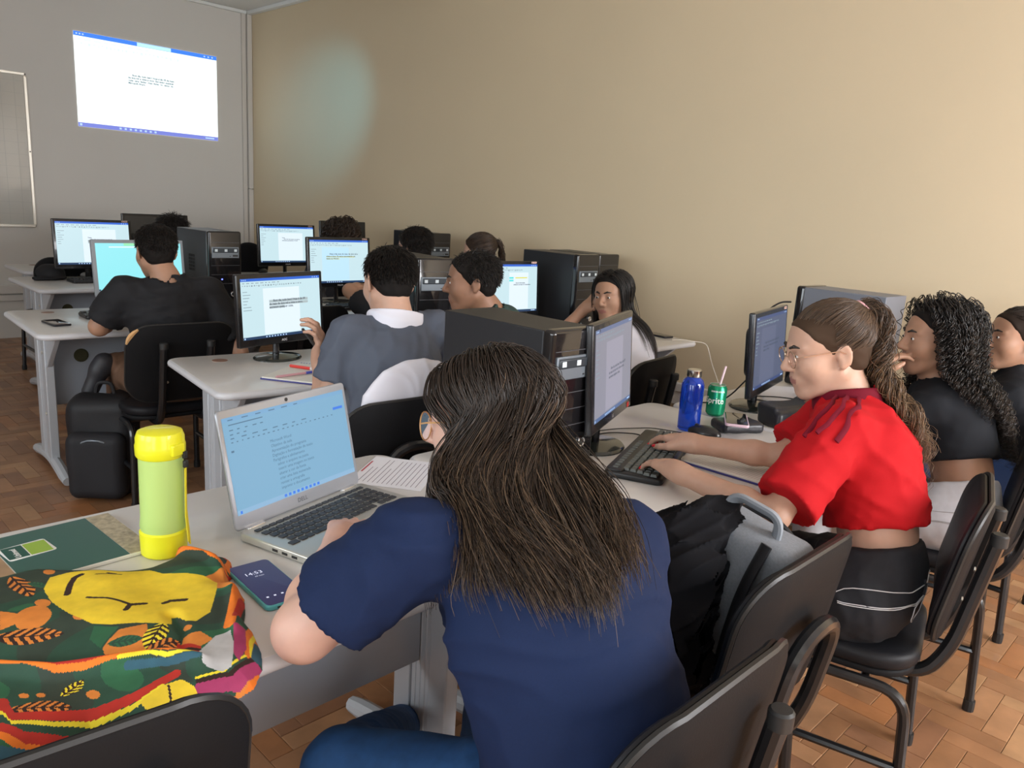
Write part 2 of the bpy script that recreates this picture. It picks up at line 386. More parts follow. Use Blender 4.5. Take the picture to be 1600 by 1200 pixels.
def word_ui(scr, w, h, y, lines, pw=.46, side=True, tx=.30, tz=.72, ts=.030, pm=None, hl=None, seed=1, full=True, txtm=None, tbm=None, task=None, dim=0, ribm=None):
    """document window drawn on a screen whose lower left corner is at (0, y, 0); faces -y"""
    r = random.Random(seed); e = .0004
    if dim == 1: pm = emis('screen_dim1_page', (.40, .385, .47), .85); tbm = emis('screen_dim1_bar', (.16, .20, .34), .9); task = emis('screen_dim1_task', (.10, .16, .32), .9)
    if dim == 2: pm = emis('screen_dim2_page', (.13, .15, .235), .9); tbm = emis('screen_dim2_bar', (.07, .10, .22), .9); task = emis('screen_dim2_task', (.05, .08, .2), .9)
    panel('title_bar', tbm or M_sblue, [(0, w, h*.955, h)], y-e, scr)
    b = []; x = .02*w
    for i in range(9): ww = r.uniform(.02, .05)*w; b.append((x, x+ww, h*.918, h*.93)); x += ww+.02*w
    x = .02*w
    for i in range(26): ww = r.uniform(.006, .02)*w; b.append((x, x+ww, h*(.86+.02*r.random()), h*.892)); x += ww+.015*w
    if side:
        for i in range(7): b.append((.02*w, (.06+.06*r.random())*w, h*(.78-.05*i), h*(.79-.05*i)))
    panel('ribbon_marks', ribm or M_sgray, b, y-e, scr)
    panel('page', pm or M_swhite, [(tx*w-.07*w, tx*w-.07*w+pw*w, h*.06, h*.83)], y-e*.5, scr)
    panel('task_bar', task or M_stask, [(0, w, 0, h*.045)], y-e, scr)
    panel('task_icons', M_icon, [(w*(.27+.035*i), w*(.285+.035*i), h*.012, h*.033) for i in range(8)]+[(w*.01, w*.025, h*.01, h*.035), (w*.90, w*.97, h*.015, h*.03)], y-2*e, scr)
    panel('window_buttons', M_icon, [(w*(.9+.03*i), w*(.912+.03*i), h*.97, h*.985) for i in range(3)]+[(w*(.015+.02*i), w*(.025+.02*i), h*.97, h*.985) for i in range(3)], y-2*e, scr)
    if hl:
        for m_, rr in hl: panel('highlight', m_, [(a*w, b_*w, c*h, d*h) for a, b_, c, d in rr], y-e, scr)
    if lines:
        M = Matrix.Translation((tx*w, y-2*e, tz*h)) @ Matrix.Rotation(PI/2, 4, 'X')
        text_mesh(lines, ts*w, M, txtm or M_stext, 'document_text', scr, lspace=1.05, bold=.0006*w)
PT = '      Bom dia, tudo bem? Hoje \u00e9 dia 09 de maio\nde dois mil e vinte e cinco. Escrevam qualquer\ncoisa  para  fechar  mais  linhas  no  texto  do\nMicrosoft Word.'
pj = thing('projected_image', 'bright projected document page glowing on the front wall', 'projection', (2.385, YW-.004, 1.872))
PW, PH = 1.285, .797
M_pw = emis('projection_white', (.93, 1, 1), 1.25); M_pb = emis('projection_blue', (.05, .22, .85), 1.1); M_pt = emis('projection_text', (.05, .15, .19), 1); M_pk = emis('projection_taskbar', (.20, .24, .72), 1)
s = MB(); s.add(rect(0, PW, 0, PH, 0), [(0, 1, 2, 3)]); scr = s.build('screen_picture', M_pw, pj, smooth=False)
word_ui(scr, PW, PH, 0, PT, pw=.5, tx=.345, tz=.62, ts=.0172, pm=M_pw, txtm=M_pt, tbm=M_pb, task=M_pk, side=False, ribm=emis('projection_faint', (.72, .82, .82), 1.1))
panel('search_box', emis('projection_pale', (.55, .9, .95), 1), [(PW*.415, PW*.655, PH*.957, PH*.997)], -.0012, scr)
# ceiling projector (above, out of the picture) whose stray light tints the long wall
pr = thing('ceiling_projector', 'white projector hung from the ceiling above the desks', 'projector', (2.35, 4.6, HC-.45))
b = MB(); b.slab(.32, .26, .11, .03, .012); b.build('body', mat('projector_white', (.7, .7, .7), .4), pr)
b = MB(); b.lathe([(.035, 0), (.04, .02), (.03, .025)], 16, M=Matrix.Translation((.07, .13, .055)) @ Matrix.Rotation(-PI/2, 4, 'X')); b.build('lens', mat('lens_glass', (.02, .02, .03), .05), pr)
b = MB(); b.tube([(0, 0, .11), (0, 0, .445)], .018); b.build('ceiling_pole', mat('projector_white', (.7, .7, .7), .4), pr)
def spot(name, loc, tgt, power, color, ang, blend, rad=.03):
    l = bpy.data.lights.new(name, 'SPOT'); l.energy = power; l.color = color; l.spot_size = R_(ang); l.spot_blend = blend; l.shadow_soft_size = rad
    o = bpy.data.objects.new(name, l); COL.objects.link(o); o.location = loc
    o.rotation_euler = (Vector(tgt)-Vector(loc)).to_track_quat('-Z', 'Y').to_euler(); return o
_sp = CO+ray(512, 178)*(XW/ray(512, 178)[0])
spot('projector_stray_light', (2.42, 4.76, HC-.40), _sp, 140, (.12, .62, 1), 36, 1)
# ---------------------------------------------------------------- furniture
M_top = mat('desk_laminate', (.68, .66, .635), .32, noise=(30, .03), coat=.15)
M_edge = mat('desk_edge_grey', (.62, .62, .64), .35)
M_leg = mat('desk_leg_grey', (.50, .52, .55), .38, metal=.15)
M_modesty = mat('desk_panel_grey', (.36, .40, .46), .5)
M_hole = mat('hole_dark', (.06, .06, .03), .8)
def desk(label, x0, y0, w, d, rz=0, z=.74, hole=True, legs=True):
    """origin at the left front corner; x along the width, y away from the user"""
    t = thing('computer_desk', label, 'desk', (x0, y0, 0), rz, 'grey laminate computer desks')
    b = MB(); b.slab(w, d, .027, .055, .0125, M=Matrix.Translation((w/2, d/2, z-.027))); 
    o = b.build('desk_edge', M_edge, t)
    b = MB(); b.slab(w-.022, d-.022, .003, .046, .0012, M=Matrix.Translation((w/2, d/2, z-.0025))); b.build('desktop', M_top, t)
    ly = d*.52
    for sx, lx in ((1, .10), (-1, w-.10)):
        b = MB()
        b.box(lx-.02, lx+.02, ly-.10, ly-.035, .045, z-.03); b.box(lx-.016, lx+.016, ly-.035, ly+.035, .05, z-.03); b.box(lx-.02, lx+.02, ly+.035, ly+.10, .045, z-.03)
        for q in (-.018, 0, .018): b.box(lx-.0175, lx+.0175, ly+q-.004, ly+q+.004, .05, z-.03)
        lg = b.build('leg', M_leg, t, bev=.004)
        b = MB()   # arched foot
        P = [(lx, ly+(-.31+.62*k/12), .022+.04*math.sin(PI*k/12)) for k in range(13)]; b.tube(P, [.022]+[.027]*11+[.022], 10); b.build('foot', M_leg, lg)
        b = MB(); b.rings([[(lx+q, ly-.05, z-.03), (lx+q, ly-.30, z-.03), (lx+q, ly-.28, z-.055), (lx+q, ly-.05, z-.25)] for q in (-.012, .012)]); b.build('bracket', M_leg, lg, bev=.003)
        for zz in (.30, .60):
            b = MB(); b.lathe([(.008, 0), (.008, .003), (.003, .005)], 8, M=Matrix.Translation((lx-sx*.021, ly-.07, zz)) @ Matrix.Rotation(-sx*PI/2, 4, 'Y')); b.build('bolt', M_alu, lg)
    b = MB(); b.box(.12, w-.12, ly+.0, ly+.018, .32, z-.03); mp = b.build('modesty_panel', M_modesty, t, bev=.002)
    if hole:
        b = MB(); b.lathe([(.03, 0), (.034, .003), (.026, .004), (.025, .001)], 18, M=Matrix.Translation((.26, ly-.0005, .56)) @ Matrix.Rotation(PI/2, 4, 'X')); b.build('cable_hole', M_hole, mp)
        b = MB(); b.lathe([(.03, 0), (.03, .0015), (.02, .0016)], 18, M=Matrix.Translation((.18, d-.12, z))); b.build('cable_grommet', mat('grommet_brown', (.25, .14, .10), .6), t)
    return t
# black tubular steel chairs
M_tube = mat('chair_tube_black', (.012, .012, .013), .28, coat=.3); M_pad = mat('chair_vinyl_black', (.010, .010, .012), .5, spec=.25, bump=(350, .08, .002)); M_shell = mat('chair_shell_black', (.010, .010, .011), .6, spec=.16, bump=(250, .15, .002)); M_rim = mat('chair_rim_black', (.022, .021, .02), .38, spec=.4); M_cap = mat('chair_plastic_cap', (.02, .02, .02), .5)
def padshape(w, h, t, r, curve, mi=0, dome=.012, z0=0):
    """upright plate in x (width), z (height); thickness along y (front +y); curved round the back"""
    m = MB(); n = 8; e = .012
    def rr(ins):
        o = []
        for cx, cz, a0, rad in ((w/2-r, h/2-r, 0, r), (-w/2+r, h/2-r, 90, r), (-w/2+r, -h/2+r, 180, r), (w/2-r, -h/2+r, 270, r)):
            for k in range(n+1):
                a = R_(a0+90*k/n); o.append((cx+(rad-ins)*math.cos(a), cz+(rad-ins)*math.sin(a)))
        return o
    rs = []
    for ins, y in ((r*.9, 0.0), (.012, 0), (.003, .004), (0, t*.35), (0, t*.6), (.005, t*.85), (.02, t), (r*.55, t+dome*.6), (r*.92, t+dome)):
        rs.append([(x*(1), y+curve*(x*x)/(w*w/4), z+h/2+z0) for x, z in rr(ins)])
    m.rings(rs, mi); return m
def chair(label, x, y, rz=0, top=.83, kind='post', w=.43, seat=True, group='black padded chairs', back_h=.34, worn=False):
    """origin on the floor below the seat centre; faces +y"""
    t = thing('chair', label, 'chair', (x, y, 0), rz, group)
    zs = .455
    if seat:
        b = MB(); b.slab(.43, .41, .045, .11, .018, M=Matrix.Translation((0, 0, zs-.04))); b.build('seat', M_pad, t)
        b = MB(); b.slab(.415, .395, .018, .10, .006, M=Matrix.Translation((0, 0, zs-.056))); b.build('seat_shell', M_shell, t)
    T = Matrix.Translation((0, -.245, top-back_h)) @ Matrix.Rotation(R_(9), 4, 'X')
    b = padshape(w, back_h, .020, .10, .028, dome=.016); b.v = [tuple(T @ Vector((x_, y_+.012, z_))) for x_, y_, z_ in b.v]; br = b.build('backrest', M_pad, t)
    b = padshape(w+.006, back_h+.006, .013, .102, .028, dome=.0, z0=-.003); b.v = [tuple(T @ Vector(p)) for p in b.v]; sh = b.build('back_shell', [M_shell], t)
    b = MB()
    def rrp(k): 
        n = 8; q = (k % 36)//9; j = (k % 36) % 9; r = .102; W2, H2 = (w+.006)/2-r, (back_h+.006)/2-r
        cx, cz = ((W2, H2), (-W2, H2), (-W2, -H2), (W2, -H2))[q]; a = R_(90*q+90*j/n); X = cx+r*math.cos(a); Z = cz+r*math.sin(a)+back_h/2
        return T @ Vector((X, .010+.028*X*X/(w*w/4), Z))
    b.tube([rrp(k) for k in range(37)], .006, 6); b.build('edge_piping', M_rim, br)
    if worn:
        b = MB(); P = [rrp(k) for k in range(12, 17)]; b.tube([p+Vector((0, -.004, 0)) for p in P], [.005, .009, .011, .009, .004], 6); b.build('worn_edge', mat('worn_foam', (.62, .36, .16), .9), br)
    if kind == 'post':
        for sx in (-.10, .10):
            b = MB(); P = arc([tuple(T @ Vector((sx, -.022, back_h-.07))), tuple(T @ Vector((sx, -.02, -.02))), (sx, -.215, zs-.07), (sx, .12, zs-.07)], .09, 6)
            b.tube(P, .0165, 10); po = b.build('back_support', M_tube, t)
            b = MB(); p = T @ Vector((sx, -.022, back_h-.07)); b.lathe([(.0185, -.02), (.0185, .004), (.015, .008)], 12, M=Matrix.Translation(p)); b.build('end_cap', M_cap, po)
            b = MB()
            for q in (.09, .17): b.lathe([(.006, 0), (.006, .003), (.002, .004)], 8, M=Matrix.Translation(T @ Vector((sx+.024, -.003, q))) @ Matrix.Rotation(PI/2, 4, 'X'))
            b.build('bolt', M_alu, po)
    else:
        b = MB(); P = arc([(-.085, .12, zs-.07), (-.085, -.23, zs-.07), tuple(T @ Vector((-.085, -.024, 0))), tuple(T @ Vector((-.085, -.026, back_h*.62))), tuple(T @ Vector((.085, -.026, back_h*.62))), tuple(T @ Vector((.085, -.024, 0))), (.085, -.23, zs-.07), (.085, .12, zs-.07)], .085, 7)
        b.tube(P, .0165, 10); b.build('back_support', M_tube, t)
    for sx in (-1, 1):
        X = sx*.205
        b = MB(); b.tube(arc([(X, .0, zs-.075), (X, .19, zs-.075), (X+sx*.01, .215, .012)], .07, 6), .0135, 10); b.build('leg', M_tube, t)
        b = MB(); b.tube(arc([(X, .0, zs-.075), (X, -.19, zs-.075), (X+sx*.01, -.215, .012)], .07, 6), .0135, 10); b.build('leg', M_tube, t)
        for yy in (.215, -.215):
            b = MB(); b.lathe([(.016, 0), (.017, .01), (.0165, .035)], 10, M=Matrix.Translation((X+sx*.01, yy, 0))); b.build('foot_cap', M_cap, t)
        b = MB(); b.tube([(X+sx*.006, -.21, .19), (X+sx*.006, .21, .19)], .0105, 8, flat=1.0); b.build('stretcher', M_tube, t)
        b = MB(); b.tube([(-.20, sx*.10, zs-.072), (.20, sx*.10, zs-.072)], .011, 8); b.build('seat_rail', M_tube, t)
    return t
# desktop computers
M_pcs = mat('tower_steel_black', (.018, .019, .022), .42, bump=(500, .06, .001)); M_pcf = mat('tower_gloss_black', (.010, .009, .010), .12, coat=.5); M_pcg = mat('tower_drive_grey', (.20, .23, .26), .35, metal=.4); M_btn = mat('chrome', (.75, .76, .78), .15, metal=1)
def tower(label, x, y, z, rz=0, w=.185, h=.38, d=.40, style=0, led=False, back=False):
    """origin at the centre of the base; front faces -y"""
    t = thing('computer_tower', label, 'computer', (x, y, z), rz, 'black computer towers')
    b = MB(); b.box(-w/2, w/2, -d/2+.035, d/2, .008, h); ca = b.build('case', M_pcs, t, bev=.003)
    b = MB(); b.slab(w+.004, h, .04, .012, .010, M=Matrix.Translation((0, -d/2+.04, h/2+.004)) @ Matrix.Rotation(PI/2, 4, 'X')); fr = b.build('front_panel', M_pcf, t)
    for sx in (-1, 1):
        b = MB()
        for sy in (-.13, .13): b.box(sx*w*.36-.012, sx*w*.36+.012, sy-.015, sy+.015, 0, .009)
        b.build('foot', M_cap, t)
    yf = -d/2-.001
    zt = h*.66
    if style < 2:
        b = MB(); b.box(-w*.42, w*.42, yf-.004, yf+.01, zt, zt+.062); dr = b.build('drive_bay', M_pcg, fr, bev=.002)
        b = MB(); b.box(-w*.39, w*.39, yf-.008, yf, zt+.03, zt+.056); b.build('drive_door', mat('drive_dark', (.05, .06, .07), .3, metal=.3), fr, bev=.004)
        b = MB()
        for q in (-.30, 0, .30): b.box(w*q-.008, w*q+.008, yf-.0088, yf-.0078, zt+.036, zt+.050)
        b.build('drive_symbols', mat('symbol_pale', (.65, .72, .75), .4), fr, smooth=False)
        b = MB(); b.box(w*.22, w*.38, yf-.0055, yf-.003, zt+.008, zt+.018); b.box(w*.12, w*.15, yf-.0055, yf-.003, zt+.008, zt+.012); b.build('eject_button', M_cap, fr, smooth=False)
    b = MB()
    for q in (.86, .56, .44, .32): b.box(-w*.44, w*.44, yf-.0012, yf+.002, h*q, h*q+.0016)
    b.build('panel_seams', mat('seam_grey', (.09, .09, .10), .3), fr, smooth=False)['kind'] = 'stuff'
    b = MB(); bz = h*.18
    b.lathe([(.013, 0), (.014, .004), (.012, .006), (.010, .004)], 20, M=Matrix.Translation((w*.22, yf, bz)) @ Matrix.Rotation(PI/2, 4, 'X')); b.build('power_button', M_btn, fr)
    b = MB()
    for q in (-.30, -.16): b.box(w*q-.007, w*q+.007, yf-.001, yf+.002, h*.12, h*.12+.007)
    b.build('usb_port', M_pcg, fr, smooth=False)
    if led:
        b = MB(); b.lathe([(.004, 0), (.004, .002)], 10, M=Matrix.Translation((-w*.12, yf, h*.38)) @ Matrix.Rotation(PI/2, 4, 'X')); b.build('power_light', emis('led_blue', (.1, .12, 1), 6), fr)
    if style == 1:
        b = MB()
        for i in range(7):
            for j in range(5): b.box(-w/2-.0012, -w/2, -.02+i*.012, -.014+i*.012, h*.45+j*.02, h*.45+j*.02+.014)
        b.build('vent_slots', M_cap, ca, smooth=False)
    if style == 3:
        b = MB()
        for i in range(4): b.lathe([(.011, 0), (.009, .004), (.004, .005)], 14, M=Matrix.Translation((w*(-.3+.2*i), yf, h*.74)) @ Matrix.Rotation(PI/2, 4, 'X'))
        b.build('audio_jacks', M_btn, fr)
    return t
M_bez = mat('monitor_bezel_black', (.012, .012, .014), .22, coat=.3); M_bezg = mat('monitor_bezel_grey', (.27, .29, .31), .4); M_off = mat('screen_off', (.008, .009, .011), .12, coat=.4)
def monitor(label, x, y, z, rz=0, w=.44, h=.285, zb=.075, ui=None, bez=None, screen=None, tilt=4, sticker=False, logo='', dot=None, base_r=.115):
    """origin on the desk below the screen; screen faces -y; zb = gap below the panel"""
    t = thing('monitor', label, 'monitor', (x, y, z), rz, 'desktop monitors')
    bm = bez or M_bez; bw = .018; bb = .030
    T = Matrix.Translation((0, 0, zb)) @ Matrix.Rotation(R_(-tilt), 4, 'X')
    b = MB(); b.slab(w, h, .022, .006, .005, M=T @ Matrix.Translation((0, .0, h/2)) @ Matrix.Rotation(PI/2, 4, 'X')); b.slab(w*.6, h*.6, .035, .03, .012, M=T @ Matrix.Translation((0, .035, h/2)) @ Matrix.Rotation(PI/2, 4, 'X')); body = b.build('housing', bm, t)
    s = MB(); y0 = -.0232; s.add(rect(-w/2+bw, w/2-bw, bb, h-bw, y0), [(0, 1, 2, 3)]); s.v = [tuple(T @ Vector(p)) for p in s.v]
    scr = s.build('screen', screen or (M_sbg if ui else M_off), t, smooth=False)
    if ui:
        holder = len(bpy.data.objects); names = set(bpy.data.objects.keys())
        ui(scr, w-2*bw, h-bb-bw)
        for o in list(scr.children): o.matrix_local = T @ Matrix.Translation((-w/2+bw, y0, bb)) @ o.matrix_local
    b = MB(); b.tube([(0, .03, .012), (0, .03, zb+h*.3)], .024, 10, flat=.6); b.build('stand', bm, t)
    b = MB(); b.lathe([(base_r, 0), (base_r, .004), (base_r*.93, .010), (base_r*.3, .016), (.001, .018)], 32, M=Matrix.Translation((0, .02, 0)) @ Matrix.Diagonal((1, .82, 1, 1))); b.build('base', mat('monitor_base_gloss', (.02, .025, .022), .12, coat=.4), t)
    if sticker:
        q = MB(); q.add(rect(w/2-.06, w/2-.022, h-.014, h-.004, -.0226), [(0, 1, 2, 3)]); q.v = [tuple(T @ Vector(p)) for p in q.v]; st = q.build('asset_sticker', mat('sticker_pink', (.75, .55, .48), .5), t, smooth=False)
        q = MB(); q.add(rect(w/2-.056, w/2-.049, h-.012, h-.006, -.0229), [(0, 1, 2, 3)]); q.add(rect(w/2-.044, w/2-.026, h-.010, h-.007, -.0229), [(0, 1, 2, 3)]); q.v = [tuple(T @ Vector(p)) for p in q.v]; q.build('sticker_print', mat('print_brown', (.25, .08, .06), .6), st, smooth=False)
    if logo: text_mesh(logo, .013, T @ Matrix.Translation((0, -.0228, .010)) @ Matrix.Rotation(PI/2, 4, 'X'), mat('logo_silver', (.7, .7, .72), .3), 'logo', t, align='CENTER', bold=.0003)
    if dot:
        q = MB(); q.add(rect(w/2-.05, w/2-.025, .005, .02, -.0226), [(0, 1, 2, 3)]); q.v = [tuple(T @ Vector(p)) for p in q.v]; q.build('red_label', mat('label_red', (.7, .03, .03), .4), t, smooth=False)
    return t
M_key = mat('key_black', (.022, .022, .024), .4); M_kbd = mat('keyboard_black', (.014, .014, .015), .38); M_keyg = mat('key_grey', (.10, .11, .10), .45); M_leg_ = mat('key_legend', (.55, .56, .52), .5)
def keyboard(label, x, y, z, rz=0, L=.445, W_=.155, keys=True, split=False, km=None, bm=None, parts=True):
    t = thing('keyboard', label, 'keyboard', (x, y, z), rz, 'computer keyboards')
    b = MB(); b.slab(L, W_, .018, .018, .006); b.slab(L*.97, W_*.30, .008, .012, .003, M=Matrix.Translation((0, W_*.33, .015))); body = b.build('case', bm or M_kbd, t)
    rows = [(15, -.052), (15, -.033), (14, -.014), (14, .005), (14, .024)]
    kk = (L*.66)/15; cache = {}; big = MB()
    def key(cx, cy, w):
        kx = MB(); kx.rings([[(sx*w/2, sy*.0086, 0) for sx, sy in ((-1, -1), (1, -1), (1, 1), (-1, 1))], [(sx*(w/2-.002), sy*.0066, .008) for sx, sy in ((-1, -1), (1, -1), (1, 1), (-1, 1))]])
        if parts:
            k_ = round(w, 4)
            if k_ not in cache:
                me = bpy.data.meshes.new('key'); me.from_pydata(kx.v, [], kx.f); me.materials.append(km or M_key); me.update(); cache[k_] = me
            o = bpy.data.objects.new('key', cache[k_]); COL.objects.link(o); o.parent = t; o.location = (cx, cy, .017)
        else: big.add(kx.v, kx.f, 0, Matrix.Translation((cx, cy, .017)))
    for i, (n, yy) in enumerate(rows):
        if i == 0:
            for q, w in ((0, .026), (1.6, .022), (2.9, .022), (6.6, .12), (10.6, .022), (12, .022), (13.4, .026)): key(-L*.47+kk*(q+.6), yy, w)
        else:
            for j in range(n): key(-L*.47+kk*(j+.5+.15*i*(n == 14)), yy, kk*.86)
        for j in range(3): key(L*.225+kk*j*.9, yy, kk*.8)
        for j in range(4): key(L*.385+kk*j*.85, yy, kk*.76)
    for j in range(13): key(-L*.46+kk*(j*1.13+.5), .052, kk*.8)
    if not parts: big.build('keys', km or M_key, t, smooth=False)['kind'] = 'stuff'
    return t
# ---------------------------------------------------------------- desks
desk('light grey laminate desk in the foreground holding the laptop and yellow bottle', .005, .945, 1.205, .71, hole=False)
desk('light desk of the woman in red, with the blue bottle and black keyboard', 1.225, .86, 1.16, .73, hole=False)
desk('desk at the right carrying the grey tower and the papers, beside the wall', 2.40, .83, 1.18, .70, hole=False)
desk('middle desk with rounded corner under the monitor of the man in grey shirt', 1.114, 2.44, 1.22, .66, R_(-7))
desk('desk against the long wall with a charging phone on its end', 2.60, 2.27, 1.22, .72)
desk('desk with the cyan screen and a phone, its grey front panel showing', .925, 3.77, 1.22, .79, R_(-3))
desk('desk behind the middle desk carrying a sticker monitor and dark keyboard', 2.55, 3.83, 1.2, .74)
desk('far left desk with the black cap lying on its corner', 1.335, 5.34, 1.25, .76)
desk('far desk by the long wall below the small bright monitor', 2.78, 5.42, 1.2, .78)
desk('farthest desk, only its end showing below the whiteboard', 1.52, 6.42, 1.2, .6)
# ---------------------------------------------------------------- chairs
chair('empty black chair pushed to the foreground desk beside the fabric bag', .212, 1.092, R_(-5), kind='post', top=.828)
chair('black chair of the woman in navy, its worn back edge closest to us', .86, .685, 0)
chair('black chair with a bent tube back, holding the grey backpack', 1.345, .785, 0, kind='u')
chair('black chair the woman in red sits on', 1.955, .665, R_(14), top=.84)
chair('black chair the curly-haired woman in the crop top sits on', 2.70, .69, R_(12), top=.84)
chair('black chair at the right edge under the woman in black', 3.29, .70, 0, top=.84)
chair('black chair with a white garment over its back, behind the navy woman', 1.43, 2.06, R_(-4), kind='u', top=.83, w=.45)
chair('black chair under the man in the dark green shirt', 2.12, 2.05, 0)
chair('black chair of the long-haired girl in white by the long wall', 2.68, 2.07, R_(8))
chair('worn black chair with orange foam showing, under the man in black', 1.39, 3.60, R_(-3), worn=True, w=.46)
chair('empty black chair standing behind the monitor of the man in grey', 2.19, 3.88, 0)
chair('black chair at the middle of the rear desk under the dark-haired student', 2.945, 3.64, 0)
chair('black chair near the wall under the student with a ponytail', 3.43, 3.64, 0)
chair('black chair under the student bent low over the desk', 2.47, 3.34, 0)
chair('black chair under the student with black curls', 2.13, 5.2, 0)
chair('black chair under the student with brown curls', 3.23, 4.96, 0)
chair('empty black chair far left behind the sticker monitor', 1.72, 6.33, 0, top=.87)
# ---------------------------------------------------------------- computers
DZ = .7405
tower('big black tower in the middle of the picture beside the silver-bezel screen', 1.535, 1.475, DZ, 0, .19, .372, .42)
tower('black tower with a glowing blue light beside the man in black', 2.03, 4.53, DZ, R_(0), .19, .43, .43, style=1, led=True)
tower('black tower between the man in grey and the man in green', 2.31, 2.93, DZ, R_(-10), .185, .42, .40)
tower('black tower at the wall, left one of the close pair behind the girl', 3.40, 2.98, DZ, 0, .185, .435, .42)
tower('black tower at the wall, right one of the close pair behind the girl', 3.70, 3.06, DZ, 0, .185, .43, .40, style=3)
tower('black tower far back between the dark-haired and ponytail students', 3.58, 4.48, DZ, 0, .19, .455, .42)
TR = tower('grey steel tower on the right desk behind the woman in red', 3.27, 1.27, DZ, R_(178), .20, .42, .37, style=2)
for ch in TR.children:
    if ch.name.startswith('case'): ch.data.materials[0] = mat('tower_steel_grey', (.17, .18, .21), .45)
DOC = ['      Bom dia, tudo bem? Hoje \u00e9 dia 09\nde maio de dois mil e vinte e cinco,\nescrevam qualquer coisa.', '      Hoje \u00e9 dia nove de maio de dois mil e\nvinte e cinco. Eu estou escrevendo um\ntexto no Word.', 'Texto\n      Bom dia, hoje estamos na aula de\ninform\u00e1tica aprendendo o Word.', '      Aula de inform\u00e1tica\ndigitando um texto no computador']
def mon_px(label, xl, yl, xr, yr, dep_l, dep_r, h, **k):
    a = D(xl, yl, dep_l); b = D(xr, yr, dep_r); c = (a+b)/2; rz = math.atan2(b[1]-a[1], b[0]-a[0]); w = math.hypot(b[0]-a[0], b[1]-a[1])
    zt = c[2]; zb = zt-DZ-h; return monitor(label, c[0], c[1], DZ, rz, w, h, zb, **k)
def ui(i, **k): return lambda s, w, h: word_ui(s, w, h, 0, DOC[i], seed=i+3, **k)
def depth(p): return float((CM @ (np.array(p)-CO))[2])
# the screens, from their top corners in the photograph and their place on the desks
monitor('black monitor showing a document on the middle desk', 1.585, 2.88, DZ, R_(13), .445, .285, .068, ui=ui(0, tx=.33, tz=.60, ts=.030, hl=[(M_selg, [(.33, .83, .585, .63), (.33, .83, .535, .575), (.33, .52, .485, .525)])]), logo='AOC', base_r=.105)
monitor('grey framed monitor with a plain cyan screen before the man in black', 1.60, 4.42, DZ, R_(4), .49, .295, .075, bez=M_bezg, screen=emis('screen_cyan', (.30, .84, .90), .95), tilt=6,
        ui=lambda s, w, h: (panel('browser_bar', emis('screen_green', (.30, .80, .45), 1), [(w*.32, w*.72, h*.945, h)], -.0004, s), panel('search_field', emis('screen_pale', (.75, .95, 1), 1), [(w*.15, w*.7, h*.905, h*.93)], -.0004, s), panel('task_bar', M_stask, [(0, w*.02, .0, h*.03), (w*.3, w*.34, 0, h*.03), (w*.36, w*.40, 0, h*.03), (w*.42, w*.5, 0, h*.03)], -.0004, s)))
def far_mon(label, px, py, dep, w, h, rz, **k):     # centre of the top edge in the photograph
    c = D(px, py, dep); return monitor(label, c[0], c[1], DZ, rz, w, h, c[2]-DZ-h, **k)
far_mon('black sticker monitor on the far left desk by the whiteboard', 144, 343, 5.25, .50, .33, R_(2), ui=ui(2, tx=.42, tz=.62, ts=.022, hl=[(M_selg, [(.42, .78, .50, .58)])]), sticker=True)
far_mon('small bright sticker monitor near the room corner', 448, 351, 6.15, .50, .325, R_(0), ui=ui(2, tx=.40, tz=.68, ts=.022), sticker=True, logo='PHILIPS')
far_mon('sticker monitor with highlighted text before the man with bent head', 530, 371, 4.93, .465, .315, R_(0), ui=ui(1, tx=.27, tz=.66, ts=.032, pm=emis('screen_page_blue', (.55, .82, 1), .95), hl=[(M_hl, [(.27, .76, .60, .615), (.27, .5, .555, .57)])]), sticker=True, logo='PHILIPS')
far_mon('switched-off dark monitor beside the student with black curls', 243, 335, 5.9, .50, .30, R_(3))
far_mon('switched-off dark monitor behind the student with brown curls', 536, 346, 6.0, .40, .30, R_(-2))
far_mon('monitor with yellow and cyan highlighting right of the man in green', 793, 408, 4.18, .47, .305, R_(-4), ui=ui(3, tx=.60, tz=.60, ts=.020, pw=.32, hl=[(M_hlc, [(.53, .60, .70, .735), (.53, .60, .645, .68)]), (M_hl, [(.63, .83, .705, .73)])]), sticker=True)
monitor('monitor turned sideways to the woman in red, beside the big tower', 1.76, 1.325, DZ, R_(22), .41, .30, .085, ui=ui(0, tx=.35, tz=.5, ts=.03, dim=1), logo='LG', dot=True, base_r=.10, screen=emis('screen_dim1_bg', (.32, .315, .38), .85))
monitor('monitor seen from the side on the right desk before the curly-haired woman', 2.66, 1.30, DZ, R_(12), .44, .30, .07, ui=ui(1, tx=.25, tz=.6, ts=.03, dim=2), sticker=True, base_r=.11, screen=emis('screen_dim2_bg', (.105, .125, .20), .9))
# ---------------------------------------------------------------- things on the desks
TZ = .7412
def inpoly(P, poly):
    x, y = P[:, 0], P[:, 1]; c = np.zeros(len(P), bool); n = len(poly)
    for i in range(n):
        x0, y0 = poly[i]; x1, y1 = poly[(i+1) % n]
        if y0 == y1: continue
        c ^= ((y0 > y) != (y1 > y)) & (x < (x1-x0)*(y-y0)/(y1-y0)+x0)
    return c
def pdist(P, line):
    d = np.full(len(P), 9.)
    for a, b in zip(line, line[1:]):
        a = np.array(a); b = np.array(b); ab = b-a; t = np.clip((P-a) @ ab/(ab @ ab+1e-12), 0, 1); d = np.minimum(d, np.linalg.norm(P-a-t[:, None]*ab, axis=1))
    return d
